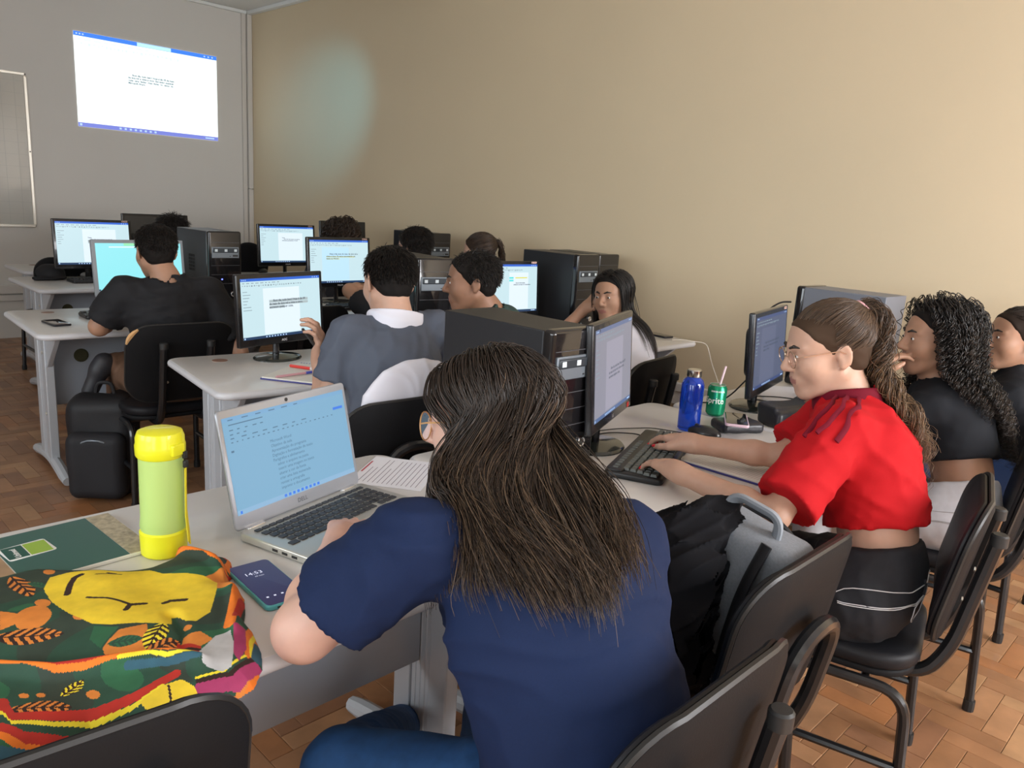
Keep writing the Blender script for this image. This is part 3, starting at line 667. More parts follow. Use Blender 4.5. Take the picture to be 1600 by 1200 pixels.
# ---- laptop
def laptop():
    t = thing('laptop', 'open silver laptop with a text document on its pale blue screen', 'laptop', (.65, 1.35, TZ), R_(15.2))
    Ms = mat('laptop_silver', (.56, .55, .50), .32, metal=.55); W2, D2 = .362, .238
    b = MB(); b.slab(W2, D2, .017, .012, .004, M=Matrix.Translation((W2/2, -D2/2, .001))); b.build('base', Ms, t)
    Mk = mat('laptop_key', (.035, .037, .042), .45); cache = {}
    def key(x, y, w, d=.0145):
        k_ = (round(w, 4), d)
        if k_ not in cache:
            kb = MB(); kb.slab(w, d, .0022, .0018, .0006, n=2); me = bpy.data.meshes.new('key'); me.from_pydata(kb.v, [], kb.f); me.materials.append(Mk); me.update(); cache[k_] = me
        o = bpy.data.objects.new('key', cache[k_]); COL.objects.link(o); o.parent = t; o.location = (x, y, .0178)
    x0 = .022; pitch = .0187
    for r in range(6):
        y = -.026-r*.0182
        if r == 0:
            for j in range(17): key(x0+.0187*j+.008, y+.002, .0158, .0105)
        elif r == 5:
            for q, w in ((0, .021), (1.25, .0158), (2.25, .0158), (3.3, .0158)): key(x0+pitch*q+.010, y, w)
            key(x0+pitch*6.6, y, .098)
            for q in (9.9, 10.9, 11.9, 12.9): key(x0+pitch*q, y, .0158)
        else:
            for j in range(13): key(x0+pitch*j+.009+.0042*(r-1), y, .0158)
            key(x0+pitch*13+.014+.002*r, y, .0235-.002*r)
        if r: 
            for j in range(3): key(x0+pitch*14.55+pitch*j, y, .0150)
    b = MB(); b.add([(.125, -D2+.012, .0184), (.235, -D2+.012, .0184), (.235, -.146, .0184), (.125, -.146, .0184)], [(0, 1, 2, 3)]); b.build('touchpad', mat('touchpad_silver', (.62, .60, .54), .28, metal=.3), t, smooth=False)
    b = MB()
    for yy in (-.10, -.125, -.15): b.box(-.0005, .001, yy-.007, yy+.007, .006, .011)
    o = b.build('side_ports', M_cap, t, smooth=False); o['kind'] = 'stuff'
    for hx in (.045, W2-.045):
        b = MB(); b.slab(.045, .014, .012, .004, .002, M=Matrix.Translation((hx, .001, .008))); b.build('hinge', mat('hinge_bright', (.78, .78, .78), .2, metal=.9), t)
    A = R_(-13); L = Matrix.Translation((0, .004, .016)) @ Matrix.Rotation(A, 4, 'X'); H2 = .240
    b = MB(); b.slab(W2, H2, .007, .010, .003, M=L @ Matrix.Translation((W2/2, .007, H2/2)) @ Matrix.Rotation(PI/2, 4, 'X')); lid = b.build('lid', mat('laptop_lid_silver', (.40, .42, .46), .35, metal=.5), t)
    s = MB(); s.add([tuple(L @ Vector(p)) for p in rect(.010, W2-.010, .030, H2-.016, -.0005)], [(0, 1, 2, 3)]); scr = s.build('screen', emis('laptop_screen', (.25, .50, .72), .80), t, smooth=False)
    SW, SH = W2-.020, H2-.046
    r = random.Random(3)
    mk = emis('laptop_text', (.09, .19, .30), .9); mb_ = emis('laptop_bar', (.22, .45, .70), .85); acc = emis('laptop_accent', (.05, .20, .75), 1)
    kids = [panel('tab_bar', mb_, [(0, SW, SH*.955, SH)], -.0003, scr), panel('share_button', acc, [(SW*.885, SW*.975, SH*.79, SH*.82)], -.0005, scr)]
    mm = []
    for z, n, w in ((.965, 6, .06), (.915, 1, .5), (.86, 5, .03), (.815, 3, .025), (.775, 8, .045), (.735, 22, .018)):
        x = .04
        for i in range(n): mm.append((SW*x, SW*(x+w*r.uniform(.5, 1)), SH*z, SH*(z+.010))); x += w*1.5+.012
    mm += [(SW*.03, SW*.05, SH*.64, SH*.66)]
    kids.append(panel('toolbar_marks', mk, mm, -.0005, scr))
    L1 = ['Microsoft Word', 'Objetivo da aula', 'Apresenta\u00e7\u00e3o do programa', 'Digita\u00e7\u00e3o e formata\u00e7\u00e3o de texto', 'Par\u00e1grafos e alinhamento', '    salvar o arquivo na pasta', '    inserir uma imagem no texto', '    alterar a cor da fonte', '    criar uma lista numerada', '    revisar a ortografia', '    imprimir o documento']
    kids.append(text_mesh('\n'.join(L1), .0088, Matrix.Translation((SW*.32, -.0005, SH*.63)) @ Matrix.Rotation(PI/2, 4, 'X'), mk, 'document_text', scr, lspace=1.15))
    kids.append(panel('task_bar', emis('laptop_task', (.30, .52, .75), .85), [(0, SW, 0, SH*.05)], -.0003, scr))
    kids.append(panel('task_icons', acc, [(SW*(.36+.035*i), SW*(.38+.035*i), SH*.012, SH*.042) for i in range(9)]+[(SW*.02, SW*.035, SH*.01, SH*.04)], -.0006, scr))
    for o in kids: o.matrix_local = L @ Matrix.Translation((.010, -.0005, .030)) @ o.matrix_local
    text_mesh('DELL', .013, L @ Matrix.Translation((W2/2, -.0007, .011)) @ Matrix.Rotation(PI/2, 4, 'X'), mat('logo_dark', (.12, .13, .14), .4), 'logo', t, align='CENTER')
    b = MB(); b.lathe([(.004, 0), (.004, .001)], 12, M=L @ Matrix.Translation((W2/2, -.0002, H2-.008)) @ Matrix.Rotation(PI/2, 4, 'X')); b.build('webcam', M_cap, t)
laptop()
# ---- yellow drinking bottle
def yellow_bottle():
    p = G(257, 862, TZ); t = thing('drinking_bottle', 'translucent lime yellow bottle with yellow cap and wrist strap', 'bottle', (p[0], p[1], TZ), R_(20))
    My = mat('plastic_yellow', (.80, .78, .02), .35, coat=.2); Mt = mat('plastic_lime', (.62, .84, .26), .35, trans=.25, sss=.0)
    b = MB(); b.lathe([(.036, 0), (.040, .004), (.041, .03), (.0415, .046), (.038, .050)], 36); b.build('base_cup', My, t)
    b = MB(); b.lathe([(.0375, .046), (.0405, .058), (.0385, .075), (.0380, .19), (.0375, .196)], 36); b.build('body', Mt, t)
    b = MB(); b.lathe([(.040, .190), (.0425, .194), (.0430, .212), (.0415, .216), (.0415, .226), (.038, .236), (.030, .239), (.0, .240)], 36); cp = b.build('cap', My, t)
    b = MB(); b.slab(.028, .010, .022, .004, .003, M=Matrix.Translation((.0, -.042, .197))); b.build('latch', My, cp)
    b = MB(); b.slab(.009, .006, .013, .002, .001, M=Matrix.Translation((.012, -.047, .190))); b.slab(.010, .007, .014, .003, .002, M=Matrix.Translation((.013, -.047, .172))); b.build('strap_clip', M_cap, t)
    b = MB(); b.tube([(.013, -.047, .175), (.013, -.046, .14), (.014, -.044, .09), (.017, -.045, .05), (.016, -.049, .022), (.012, -.050, .03), (.010, -.047, .08), (.012, -.047, .17)], .0042, 6, flat=.45); b.build('wrist_strap', mat('strap_yellow', (.78, .66, .03), .6), t)
yellow_bottle()
# ---- green booklet
t = thing('booklet', 'dark green booklet with a white logo label beside the yellow bottle', 'booklet', (.50, 1.615, TZ), R_(3))
b = MB(); b.slab(.31, .215, .007, .004, .001, M=Matrix.Translation((-.155, -.108, 0))); b.build('pages', mat('paper_edge', (.75, .73, .68), .6), t)
b = MB(); b.box(-.215, -.045, -.214, -.001, .0071, .0076); b.build('green_cover', mat('cover_green', (.035, .115, .095), .3, coat=.3), t, smooth=False)
b = MB(); b.box(-.044, -.001, -.214, -.001, .0071, .0076); b.build('photo_strip', mat('print_sepia', (.42, .36, .24), .35, noise=(90, .85, 5), coat=.3), t, smooth=False)
b = MB(); b.box(-.309, -.217, -.214, -.001, .0071, .0076); b.build('photo_panel', mat('print_tan', (.42, .27, .15), .35, noise=(14, .6, 4), coat=.3), t, smooth=False)
b = MB(); b.slab(.078, .062, .0005, .006, .0001, M=Matrix.Translation((-.218, -.085, .0077)) @ Matrix.Rotation(R_(4), 4, 'Z')); lb = b.build('logo_label', mat('label_white', (.8, .8, .78), .4), t)
b = MB(); b.box(-.254, -.221, -.112, -.058, .0083, .0085); b.build('label_field', mat('label_dark_green', (.02, .09, .07), .4), lb, smooth=False)
b = MB(); b.box(-.219, -.183, -.112, -.058, .0083, .0085); b.build('label_field', mat('label_lime', (.30, .46, .06), .4), lb, smooth=False)
text_mesh('Unimed', .013, Matrix.Translation((-.234, -.110, .0087)) @ Matrix.Rotation(PI/2, 4, 'Z'), mat('label_white', (.8, .8, .78), .4), 'logo', lb, bold=.0004); lb.location.x = .045
# ---- turquoise phone with lock screen
def phone(label, cx, cy, cz, rz, w, l, case, glass, tilt=(0, 0), th=.0095, clock=False):
    t = thing('mobile_phone', label, 'phone', (cx, cy, cz), 0); t.rotation_euler = (tilt[0], tilt[1], rz)
    b = MB(); b.slab(w, l, th, .011, .003); b.build('phone_case', case, t)
    b = MB(); b.slab(w-.006, l-.006, .0012, .009, .0004, M=Matrix.Translation((0, 0, th-.0004))); g = b.build('screen', glass, t)
    if clock:
        mt = emis('lockscreen_text', (.75, .75, .9), 1)
        text_mesh('14:53', .015, Matrix.Translation((-.024, .034, th+.0010)), mt, 'clock', t)
        text_mesh('09 maio', .005, Matrix.Translation((-.010, .024, th+.0010)), mt, 'date_text', t)
        o = panel_flat('notification_icons', mt, [(-.026+.013*i, -.022+.013*i, -.056, -.052) for i in range(5)], th+.001, t)
        b = MB()
        for q in (-.018, -.006, .006, .018): b.box(q-.003, q+.003, -l/2-.0004, -l/2+.001, .003, .006)
        b.build('speaker_holes', M_cap, t, smooth=False)['kind'] = 'stuff'
    return t
def panel_flat(name, m, rects, z, par):
    b = MB()
    for x0, x1, y0, y1 in rects: b.add([(x0, y0, z), (x1, y0, z), (x1, y1, z), (x0, y1, z)], [(0, 1, 2, 3)])
    o = b.build(name, m, par, smooth=False)
    if len(rects) > 1: o['kind'] = 'stuff'
    return o
M_glass = mat('phone_glass', (.012, .012, .014), .08, coat=.5)
phone('phone in turquoise case showing the time beside the laptop', .605, 1.15, TZ, R_(-3), .078, .168, mat('case_turquoise', (.10, .42, .44), .4), emis('lockscreen', (.030, .026, .075), 1), clock=True)
_p = G(1150, 657, .785); phone('phone in pale pink case resting on the black pouch', _p[0], _p[1], .782, R_(-58), .074, .155, mat('case_pink', (.72, .52, .60), .4), M_glass)
_p = G(88, 506, TZ); phone('phone lying alone on the desk of the man in black', _p[0], _p[1], TZ, R_(4), .08, .16, mat('case_dark', (.02, .02, .025), .4), mat('phone_glass_bright', (.10, .08, .08), .06, coat=.6))
_p = G(1030, 525, TZ); phone('black phone charging on the desk end by the long wall', _p[0], _p[1], TZ, R_(-8), .075, .155, mat('case_dark', (.02, .02, .025), .4), M_glass)
def cable(label, pts, r, m, name='cable', cat='cable', fil=.03):
    b = MB(); b.tube(arc(pts, fil, 5), r, 6); return tag(b.build(name, m), label, cat)
M_cblack = mat('cable_black', (.012, .012, .012), .45); M_cwhite = mat('cable_white', (.72, .68, .60), .45); M_cblue = mat('cable_blue', (.05, .13, .38), .5)
_a = G(1050, 531, TZ+.006)
cable('white charging cable hanging from the phone off the desk end', [tuple(_a), (_a[0]+.07, _a[1]-.03, TZ+.006), (3.84, 2.235, .735), (3.86, 2.20, .62), (3.90, 2.16, .5), (3.985, 2.14, .42)], .0022, M_cwhite)
cable('blue network cable looping out of the wall trunking', [(3.99, 2.84, .437), (3.95, 2.80, .45), (3.93, 2.78, .40), (3.94, 2.78, .25), (3.98, 2.80, .02)], .003, M_cblue)
cable('black cable from the sideways monitor to the keyboard', [(1.80, 1.42, TZ+.004), (1.90, 1.40, TZ+.004), (1.96, 1.34, TZ+.004), (1.93, 1.285, TZ+.004)], .0022, M_cblack)
cable('thin black cable crossing the desk towards the blue bottle', [(1.82, 1.45, TZ+.003), (1.95, 1.42, TZ+.003), (2.06, 1.36, TZ+.003), (2.10, 1.26, TZ+.003)], .0018, M_cblack)
cable('black cables behind the can on the right desk', [(2.47, 1.50, TZ+.004), (2.56, 1.42, TZ+.004), (2.62, 1.40, TZ+.03), (2.66, 1.36, TZ+.10)], .003, M_cblack)
cable('black cable over the papers on the right desk', [(2.80, 1.40, TZ+.005), (2.88, 1.33, TZ+.006), (2.92, 1.24, TZ+.006), (2.95, 1.17, TZ+.006)], .0022, M_cblack)
cable('black plugged cable behind the grey tower', [(3.10, 1.44, 1.10), (3.05, 1.46, 1.10), (3.02, 1.50, 1.06), (3.03, 1.52, .76)], .004, M_cblack)
cable('black mouse cable on the middle desk', [(1.83, 2.74, TZ+.003), (1.88, 2.79, TZ+.003), (1.86, 2.88, TZ+.003), (1.80, 2.95, TZ+.003)], .0018, M_cblack)
# ---- keyboards and mice
keyboard('black keyboard under the hands of the woman in red', 1.795, 1.175, TZ, R_(21.5), km=M_keyg)
_p = G(1262, 640, TZ); keyboard('black keyboard beside the papers on the right desk', _p[0]+.02, _p[1], TZ, R_(10), parts=False)
keyboard('black keyboard before the man in black', 1.455, 4.20, TZ, R_(-2), km=M_keyg, parts=False)
_p = G(120, 440, TZ); keyboard('black keyboard on the far left desk', _p[0]+.17, _p[1]-.03, TZ, R_(0), parts=False)
_p = G(560, 468, TZ); keyboard('dark keyboard below the sticker monitor in the middle', 2.78, 4.05, TZ, R_(0), parts=False)
def mouse(label, x, y, rz=0, m=None):
    t = thing('computer_mouse', label, 'mouse', (x, y, TZ), rz, 'computer mice')
    s = SDF().ell((0, 0, .008), (.030, .054, .026)).cut((0, 0, 0), (0, 0, -1)); V, Q = s.mesh(.004); npmesh('body', V, Q, m or mat('mouse_black', (.015, .015, .016), .3, coat=.2), t)
    b = MB(); b.lathe([(.007, -.003), (.0085, 0), (.007, .003)], 12, M=Matrix.Translation((0, .026, .0285)) @ Matrix.Rotation(PI/2, 4, 'Y')); b.build('wheel', M_cap, t)
_p = G(1100, 681, TZ); mouse('black mouse below the blue bottle', _p[0], _p[1], R_(15))
_p = G(402, 424, TZ); mouse('black and silver mouse on the far desk by the corner', _p[0], _p[1]-.1, R_(-60))
_p = G(128, 431, TZ); mouse('pale mouse on the far left desk behind the keyboard', _p[0], _p[1], R_(40), mat('mouse_grey', (.45, .44, .42), .4))
mouse('black mouse on the middle desk beside the man in grey', 1.83, 2.70, R_(20))
# ---- blue bottle, can, pouches, papers
p = G(1075, 670, TZ); t = thing('water_bottle', 'transparent blue water bottle with steel cap', 'bottle', (p[0], p[1], TZ), R_(30))
b = MB(); b.lathe([(.032, 0), (.0355, .004), (.036, .02), (.0365, .10), (.036, .15), (.031, .165), (.022, .172), (.020, .176)], 32); b.build('body', mat('bottle_blue', (.02, .11, .85), .08, trans=.8, coat=.3), t)
b = MB(); b.lathe([(.0225, .175), (.0235, .177), (.0235, .196), (.021, .199), (.0, .1995)], 28); b.build('cap', mat('steel', (.62, .60, .56), .22, metal=1), t)
b = MB(); R0 = .0368
b.rings([[(R0*math.cos(a), R0*math.sin(a), z) for a in [R_(-62+2.2*k) for k in range(9)]] for z in (.055, .085)], cap=False, close=False); b.build('label', mat('label_white', (.8, .8, .78), .4), t)
def wrap_text(body, size, r, z, ang, m, name, par, up=False):
    o = text_mesh(body, size, Matrix.Identity(4), m, name, par, align='CENTER', bold=.0004)
    for v in o.data.vertices:
        x, y = v.co.x, v.co.y
        if up: x, y = -y, x
        a = ang+x/r; v.co = (r*math.cos(a), r*math.sin(a), z+y)
    return o
p = G(1121, 647, TZ); t = thing('drink_can', 'green soft drink can with a pink drinking straw in it', 'can', (p[0]-.02, p[1], TZ), 0)
b = MB(); b.lathe([(.024, 0), (.027, .002), (.033, .010), (.033, .098), (.0275, .107), (.0265, .110)], 32); b.build('body', mat('can_green', (.01, .28, .13), .25, metal=.45), t)
b = MB(); b.lathe([(.027, .1085), (.0275, .1115), (.0265, .1105), (.0245, .108), (.0, .1078)], 28); b.build('lid', mat('can_aluminium', (.68, .62, .60), .3, metal=.8), t)
wrap_text('Sprite', .030, .0333, .048, R_(196), mat('label_white', (.8, .8, .78), .4), 'brand_lettering', t)
wrap_text('SABOR LOCAL', .0075, .0333, .088, R_(215), mat('label_white', (.8, .8, .78), .4), 'small_lettering', t)
b = MB(); b.tube([(.004, .004, .06), (.010, -.004, .12), (.020, -.010, .175)], .0040, 8); b.build('straw', mat('straw_pink', (.82, .62, .66), .4), t)
M_pouch = mat('pouch_black', (.018, .018, .022), .35, bump=(40, .4, .004))
p = G(1150, 672, TZ); s = SDF().box((p[0], p[1], TZ+.017), (.075, .048, .017), .012, frm((math.sin(.5), math.cos(.5), 0))); V, Q = s.mesh(.005, folds(.0015, 60, 3)); o = npmesh('pencil_pouch', V, Q, M_pouch); tag(o, 'small black pouch lying under the pink phone', 'pouch')
p = G(1228, 662, TZ); s = SDF().box((p[0], p[1], TZ+.030), (.10, .050, .030), .016, frm((.25, 1, 0))); s.box((p[0], p[1]+.01, TZ+.06), (.095, .040, .012), .008, frm((.25, 1, 0)), k=.01); V, Q = s.mesh(.005, folds(.003, 50, 4)); o = npmesh('pencil_case', V, Q, M_pouch); tag(o, 'long black pencil case next to the arm of the woman in red', 'pencil case')
M_paper = mat('paper_white', (.74, .74, .78), .6); M_ink = mat('ink_grey', (.22, .20, .24), .7); M_inkr = mat('ink_red', (.45, .08, .10), .7)
def sheet(label, x, y, rz, w, d, n=1, ink=True, z=TZ, name='paper_sheet', red=False):
    t = thing(name, label, 'paper', (x, y, z), rz)
    b = MB()
    for i in range(n): b.slab(w, d, .0006, .001, .0001, n=1, M=Matrix.Translation((.004*i, .003*i, .0007*i)) @ Matrix.Rotation(R_(3*i), 4, 'Z'))
    b.build('paper', M_paper, t, smooth=False)
    if ink:
        r = random.Random(2); q = []; zz = .0007*n+.0002
        for i in range(int(d/.012)-2): q.append((-w*.42, w*(.40 if r.random() < .8 else .1), d*.44-.012*(i+1), d*.44-.012*(i+1)+.0017))
        panel_flat('printed_lines', M_ink, q, zz, t)
        if red: panel_flat('red_heading', M_inkr, [(-w*.1, w*.3, d*.455, d*.48)], zz, t)
    return t
_p = G(634, 738, TZ); sheet('printed form lying behind the laptop beside the navy woman', _p[0]-.02, _p[1]+.01, R_(35), .21, .297*.62, red=True)
_p = G(1228, 618, TZ); sheet('loose white papers stacked on the right desk', _p[0], _p[1], R_(35), .30, .21, n=4, ink=False)
_p = G(52, 415, TZ); s = SDF().ell((_p[0]+.1, _p[1]-.25, TZ+.012), (.10, .07, .025)).cut((0, 0, TZ), (0, 0, -1)); V, Q = s.mesh(.006, folds(.006, 60, 6)); tag(npmesh('crumpled_cloth', V, Q, mat('cloth_white', (.55, .54, .52), .8)), 'crumpled white cloth on the far left desk', 'cloth')
_p = G(78, 437, TZ); s = SDF().ell((_p[0]+.02, _p[1]+.06, TZ+.045), (.085, .10, .062)).ell((_p[0], _p[1], TZ+.012), (.10, .07, .014)).cut((0, 0, TZ), (0, 0, -1)); V, Q = s.mesh(.006, folds(.008, 40, 8)); tag(npmesh('cap', V, Q, mat('cap_black', (.012, .012, .014), .8)), 'black cloth cap lying on the far left desk corner', 'cap')
# ruled spiral notebook
def spiral(label, x, y, rz, w, d, side, z=TZ, ruled=True, cover=None):
    t = thing('notebook', label, 'notebook', (x, y, z), rz, 'open notebooks')
    b = MB(); b.slab(w, d, .005, .004, .001); b.build('cover', cover or mat('cover_navy', (.05, .05, .22), .4), t)
    b = MB(); b.slab(w-.008, d-.008, .006, .003, .0015, M=Matrix.Translation((-.001*side, 0, .004))); b.build('pages', mat('page_cream', (.74, .71, .64), .6), t)
    if ruled: panel_flat('ruled_lines', mat('rule_grey', (.42, .38, .42), .7), [(-w*.44, w*.44, -d*.44+.0085*i, -d*.44+.0085*i+.0009) for i in range(int(d*.82/.0085))], .0103, t)
    for i in range(int(d/.0115)-1):
        b = MB(); yy = -d/2+.0115*(i+1); b.tube([(side*(w/2-.004+.006*math.cos(a)), yy, .006+.0065*math.sin(a)) for a in [2*PI*k/8 for k in range(9)]], .0008, 4, cap=False); b.build('wire_ring', mat('wire_blue', (.10, .12, .45), .35, metal=.5), t)
    return t
nb = spiral('open ruled spiral notebook beneath the arms of the woman in red', 1.93, .99, R_(2), .18, .27, 1)
text_mesh('\u25cb', .02, Matrix.Translation((.04, -.12, .0104)), M_ink, 'corner_print', nb)
nb = spiral('white notebook with pens on the middle desk before the man in grey', 1.525, 2.555, R_(33), .29, .25, 1, ruled=False)
def pen(label, a, b_, m1, m2, r=.0045):
    t = thing('pen', label, 'pen', tuple(a), 0, 'pens'); d = Vector(b_)-Vector(a)
    b = MB(); b.tube([(0, 0, 0), tuple(d*.04), tuple(d*.72)], [.0012, r, r], 8); b.build('barrel', m1, t); b = MB(); b.tube([tuple(d*.70), tuple(d)], [r*1.15, r*1.1], 8); b.build('pen_cap', m2, t)
zn = TZ+.016
pen('pink pen with blue cap on the white notebook', tuple(G(430, 589, zn)), tuple(G(497, 580, zn)), mat('pen_pink', (.75, .40, .45), .3), mat('pen_blue', (.06, .08, .50), .3))
pen('red and white striped pen beside the pink one', tuple(G(452, 571, zn)), tuple(G(500, 578, zn)), mat('pen_red', (.70, .06, .05), .3), mat('pen_white', (.7, .66, .66), .3), .006)
# ---- soft bags
M_bgrey = mat('canvas_grey', (.22, .235, .26), .8, noise=(220, .25, 3), bump=(600, .25, .002)); M_bblk = mat('nylon_black', (.010, .010, .012), .6, bump=(300, .2, .002))
def grey_pack():
    t = thing('backpack', 'grey canvas backpack standing on the chair beside the woman in red', 'backpack', (1.405, .725, .457), 0)
    F_ = np.array([[1, 0, 0], [.0, 1, .20], [0, -.20, 1]]).T; F_ = np.stack([nrm(F_[:, 0]), nrm(F_[:, 1]), nrm(F_[:, 2])], 1)   # leans back against the chair
    F_ = np.array([[1, 0, 0], [0, .98, -.2], [0, .2, .98]])
    def W(x, y, z): return F_ @ np.array([x, y, z])
    def part(nm, c, hf, r, seed, m=M_bgrey, a=.003):
        s = SDF().box(W(*c), hf, r, F_); s.cut((0, 0, .003), (0, 0, -1)); V, Q = s.mesh(.006, folds(a, 28, seed)); return npmesh(nm, V, Q, m, t)
    part('main_compartment', (-.035, 0, .195), (.060, .120, .195), .030, 11); part('front_compartment', (.055, 0, .175), (.043, .112, .172), .030, 12); part('front_pocket', (.105, 0, .13), (.02, .095, .11), .018, 13); part('base_patch', (.0, 0, .03), (.095, .122, .035), .02, 14, M_bblk)
    part('side_pocket', (-.02, -.122, .11), (.05, .012, .10), .010, 15, mat('canvas_dark', (.14, .15, .165), .8))
    b = MB(); b.tube([tuple(W(.018, -.128, .05))]+[tuple(W(.018, .122*math.cos(a)*-1, .215+.175*math.sin(a)**.7)) for a in [PI*k/24 for k in range(1, 24)]]+[tuple(W(.018, .128, .05))], .0075, 6); z = b.build('zip', M_bblk, t)
    for q in (.26, .225):
        b = MB(); p0 = W(.018, -.137, q); b.tube([tuple(p0), tuple(p0+np.array([.001, -.004, -.026]))], .004, 6); b.build('zip_pull', M_btn, z)
    b = MB(); b.tube(arc([tuple(W(-.045, -.055, .375)), tuple(W(-.045, -.05, .428)), tuple(W(-.045, .05, .428)), tuple(W(-.045, .055, .375))], .03, 6), .016, 10, flat=.5); b.build('carry_handle', mat('handle_grey', (.26, .28, .31), .6), t)
    b = MB(); b.tube(arc([tuple(W(.075, -.121, .36)), tuple(W(.085, -.128, .31)), tuple(W(.075, -.126, .25))], .02), .010, 6, flat=.4); b.build('strap_clip', M_bblk, t)
    for q in (-.06, .06):
        b = MB(); b.tube(arc([tuple(W(-.095, q, .39)), tuple(W(-.135, q, .30)), tuple(W(-.125, q, .15)), tuple(W(-.09, q, .05))], .05), .020, 8, flat=.4); b.build('shoulder_strap', M_bblk, t)
grey_pack()
_c = [D(*q) for q in ((1036, 842, 1.58), (1065, 838, 1.56), (1100, 818, 1.54), (1135, 805, 1.55))]; _d = [D(*q) for q in ((1092, 838, 1.50), (1076, 890, 1.47), (1062, 960, 1.47), (1060, 1020, 1.50), (1062, 1062, 1.54))]
s = SDF(); s.chain(_c, [.018, .024, .030, .024], .04); s.chain(_d, [.032, .038, .042, .042, .030], .04); s.cap(_d[0]+V3(.0, .06, -.02), _d[2]+V3(-.01, .08, 0), .035, .04, .05)
V, Q = s.mesh(.0045, lambda P: folds(.008, 45, 21, (1, .5, 0))(P)+creases(.010, 110, 22, (1, 0, 0))(P)); tag(npmesh('jacket', V, Q, mat('jacket_black', (.008, .008, .010), .9, spec=.2)), 'crumpled black jacket hanging over the grey backpack', 'jacket')
def black_pack():
    p = G(165, 785, 0); x, y = p[0]+.03, p[1]+.09; t = thing('backpack', 'black backpack standing on the floor under the desk of the man in black', 'backpack', (x, y, 0), 0)
    Fb = frm((.6, .8, 0))
    def W(a, b_, c): return Fb @ np.array([a, b_, c])
    s = SDF().box(W(0, .03, .24), (.15, .08, .235), .07, Fb).cut((0, 0, .002), (0, 0, -1)); V, Q = s.mesh(.008, folds(.004, 25, 31)); npmesh('main_compartment', V, Q, M_bblk, t)
    s = SDF().box(W(0, -.07, .17), (.125, .05, .155), .05, Fb).cut((0, 0, .002), (0, 0, -1)); V, Q = s.mesh(.008, folds(.004, 25, 32)); npmesh('front_pocket', V, Q, mat('nylon_black_soft', (.014, .014, .017), .7), t)
    b = MB(); b.tube([tuple(W(.10*math.cos(a), -.122+.02*abs(math.cos(a)), .19+.11*math.sin(a))) for a in [PI*k/14 for k in range(15)]], .004, 6); b.build('zip', M_pcg, t)
    b = MB(); b.tube(arc([tuple(W(-.04, .06, .47)), tuple(W(-.03, .06, .52)), tuple(W(.03, .06, .52)), tuple(W(.04, .06, .47))], .03), .009, 8); b.build('carry_handle', M_bblk, t)
black_pack()
# white garment over the chair of the man in grey
s = SDF(); s.ell((1.47, 1.850, .80), (.205, .040, .135), frm((-.07, 1, 0)), k=.03); s.cut((1.43, 1.8, .66), (0, 0, -1), .02)
V, Q = s.mesh(.006, creases(.004, 45, 41, (1, 0, 1))); tag(npmesh('white_garment', V, Q, mat('cotton_white', (.74, .74, .82), .8)), 'white garment draped over the chair back behind the man in grey', 'garment')
s = SDF(); c0 = D(388, 400, 6.6); s.ell(c0+np.array([0, 0, -.06]), (.20, .10, .17), frm((-.2, 1, 0)), k=.03); s.ell(c0+np.array([0, 0, -.30]), (.22, .11, .20), k=.08)
V, Q = s.mesh(.012, folds(.008, 20, 51)); tag(npmesh('dark_coat', V, Q, mat('jacket_black', (.008, .008, .010), .9, spec=.2)), 'black coat on a seat in front of the corner, left of the small bright monitor', 'coat')
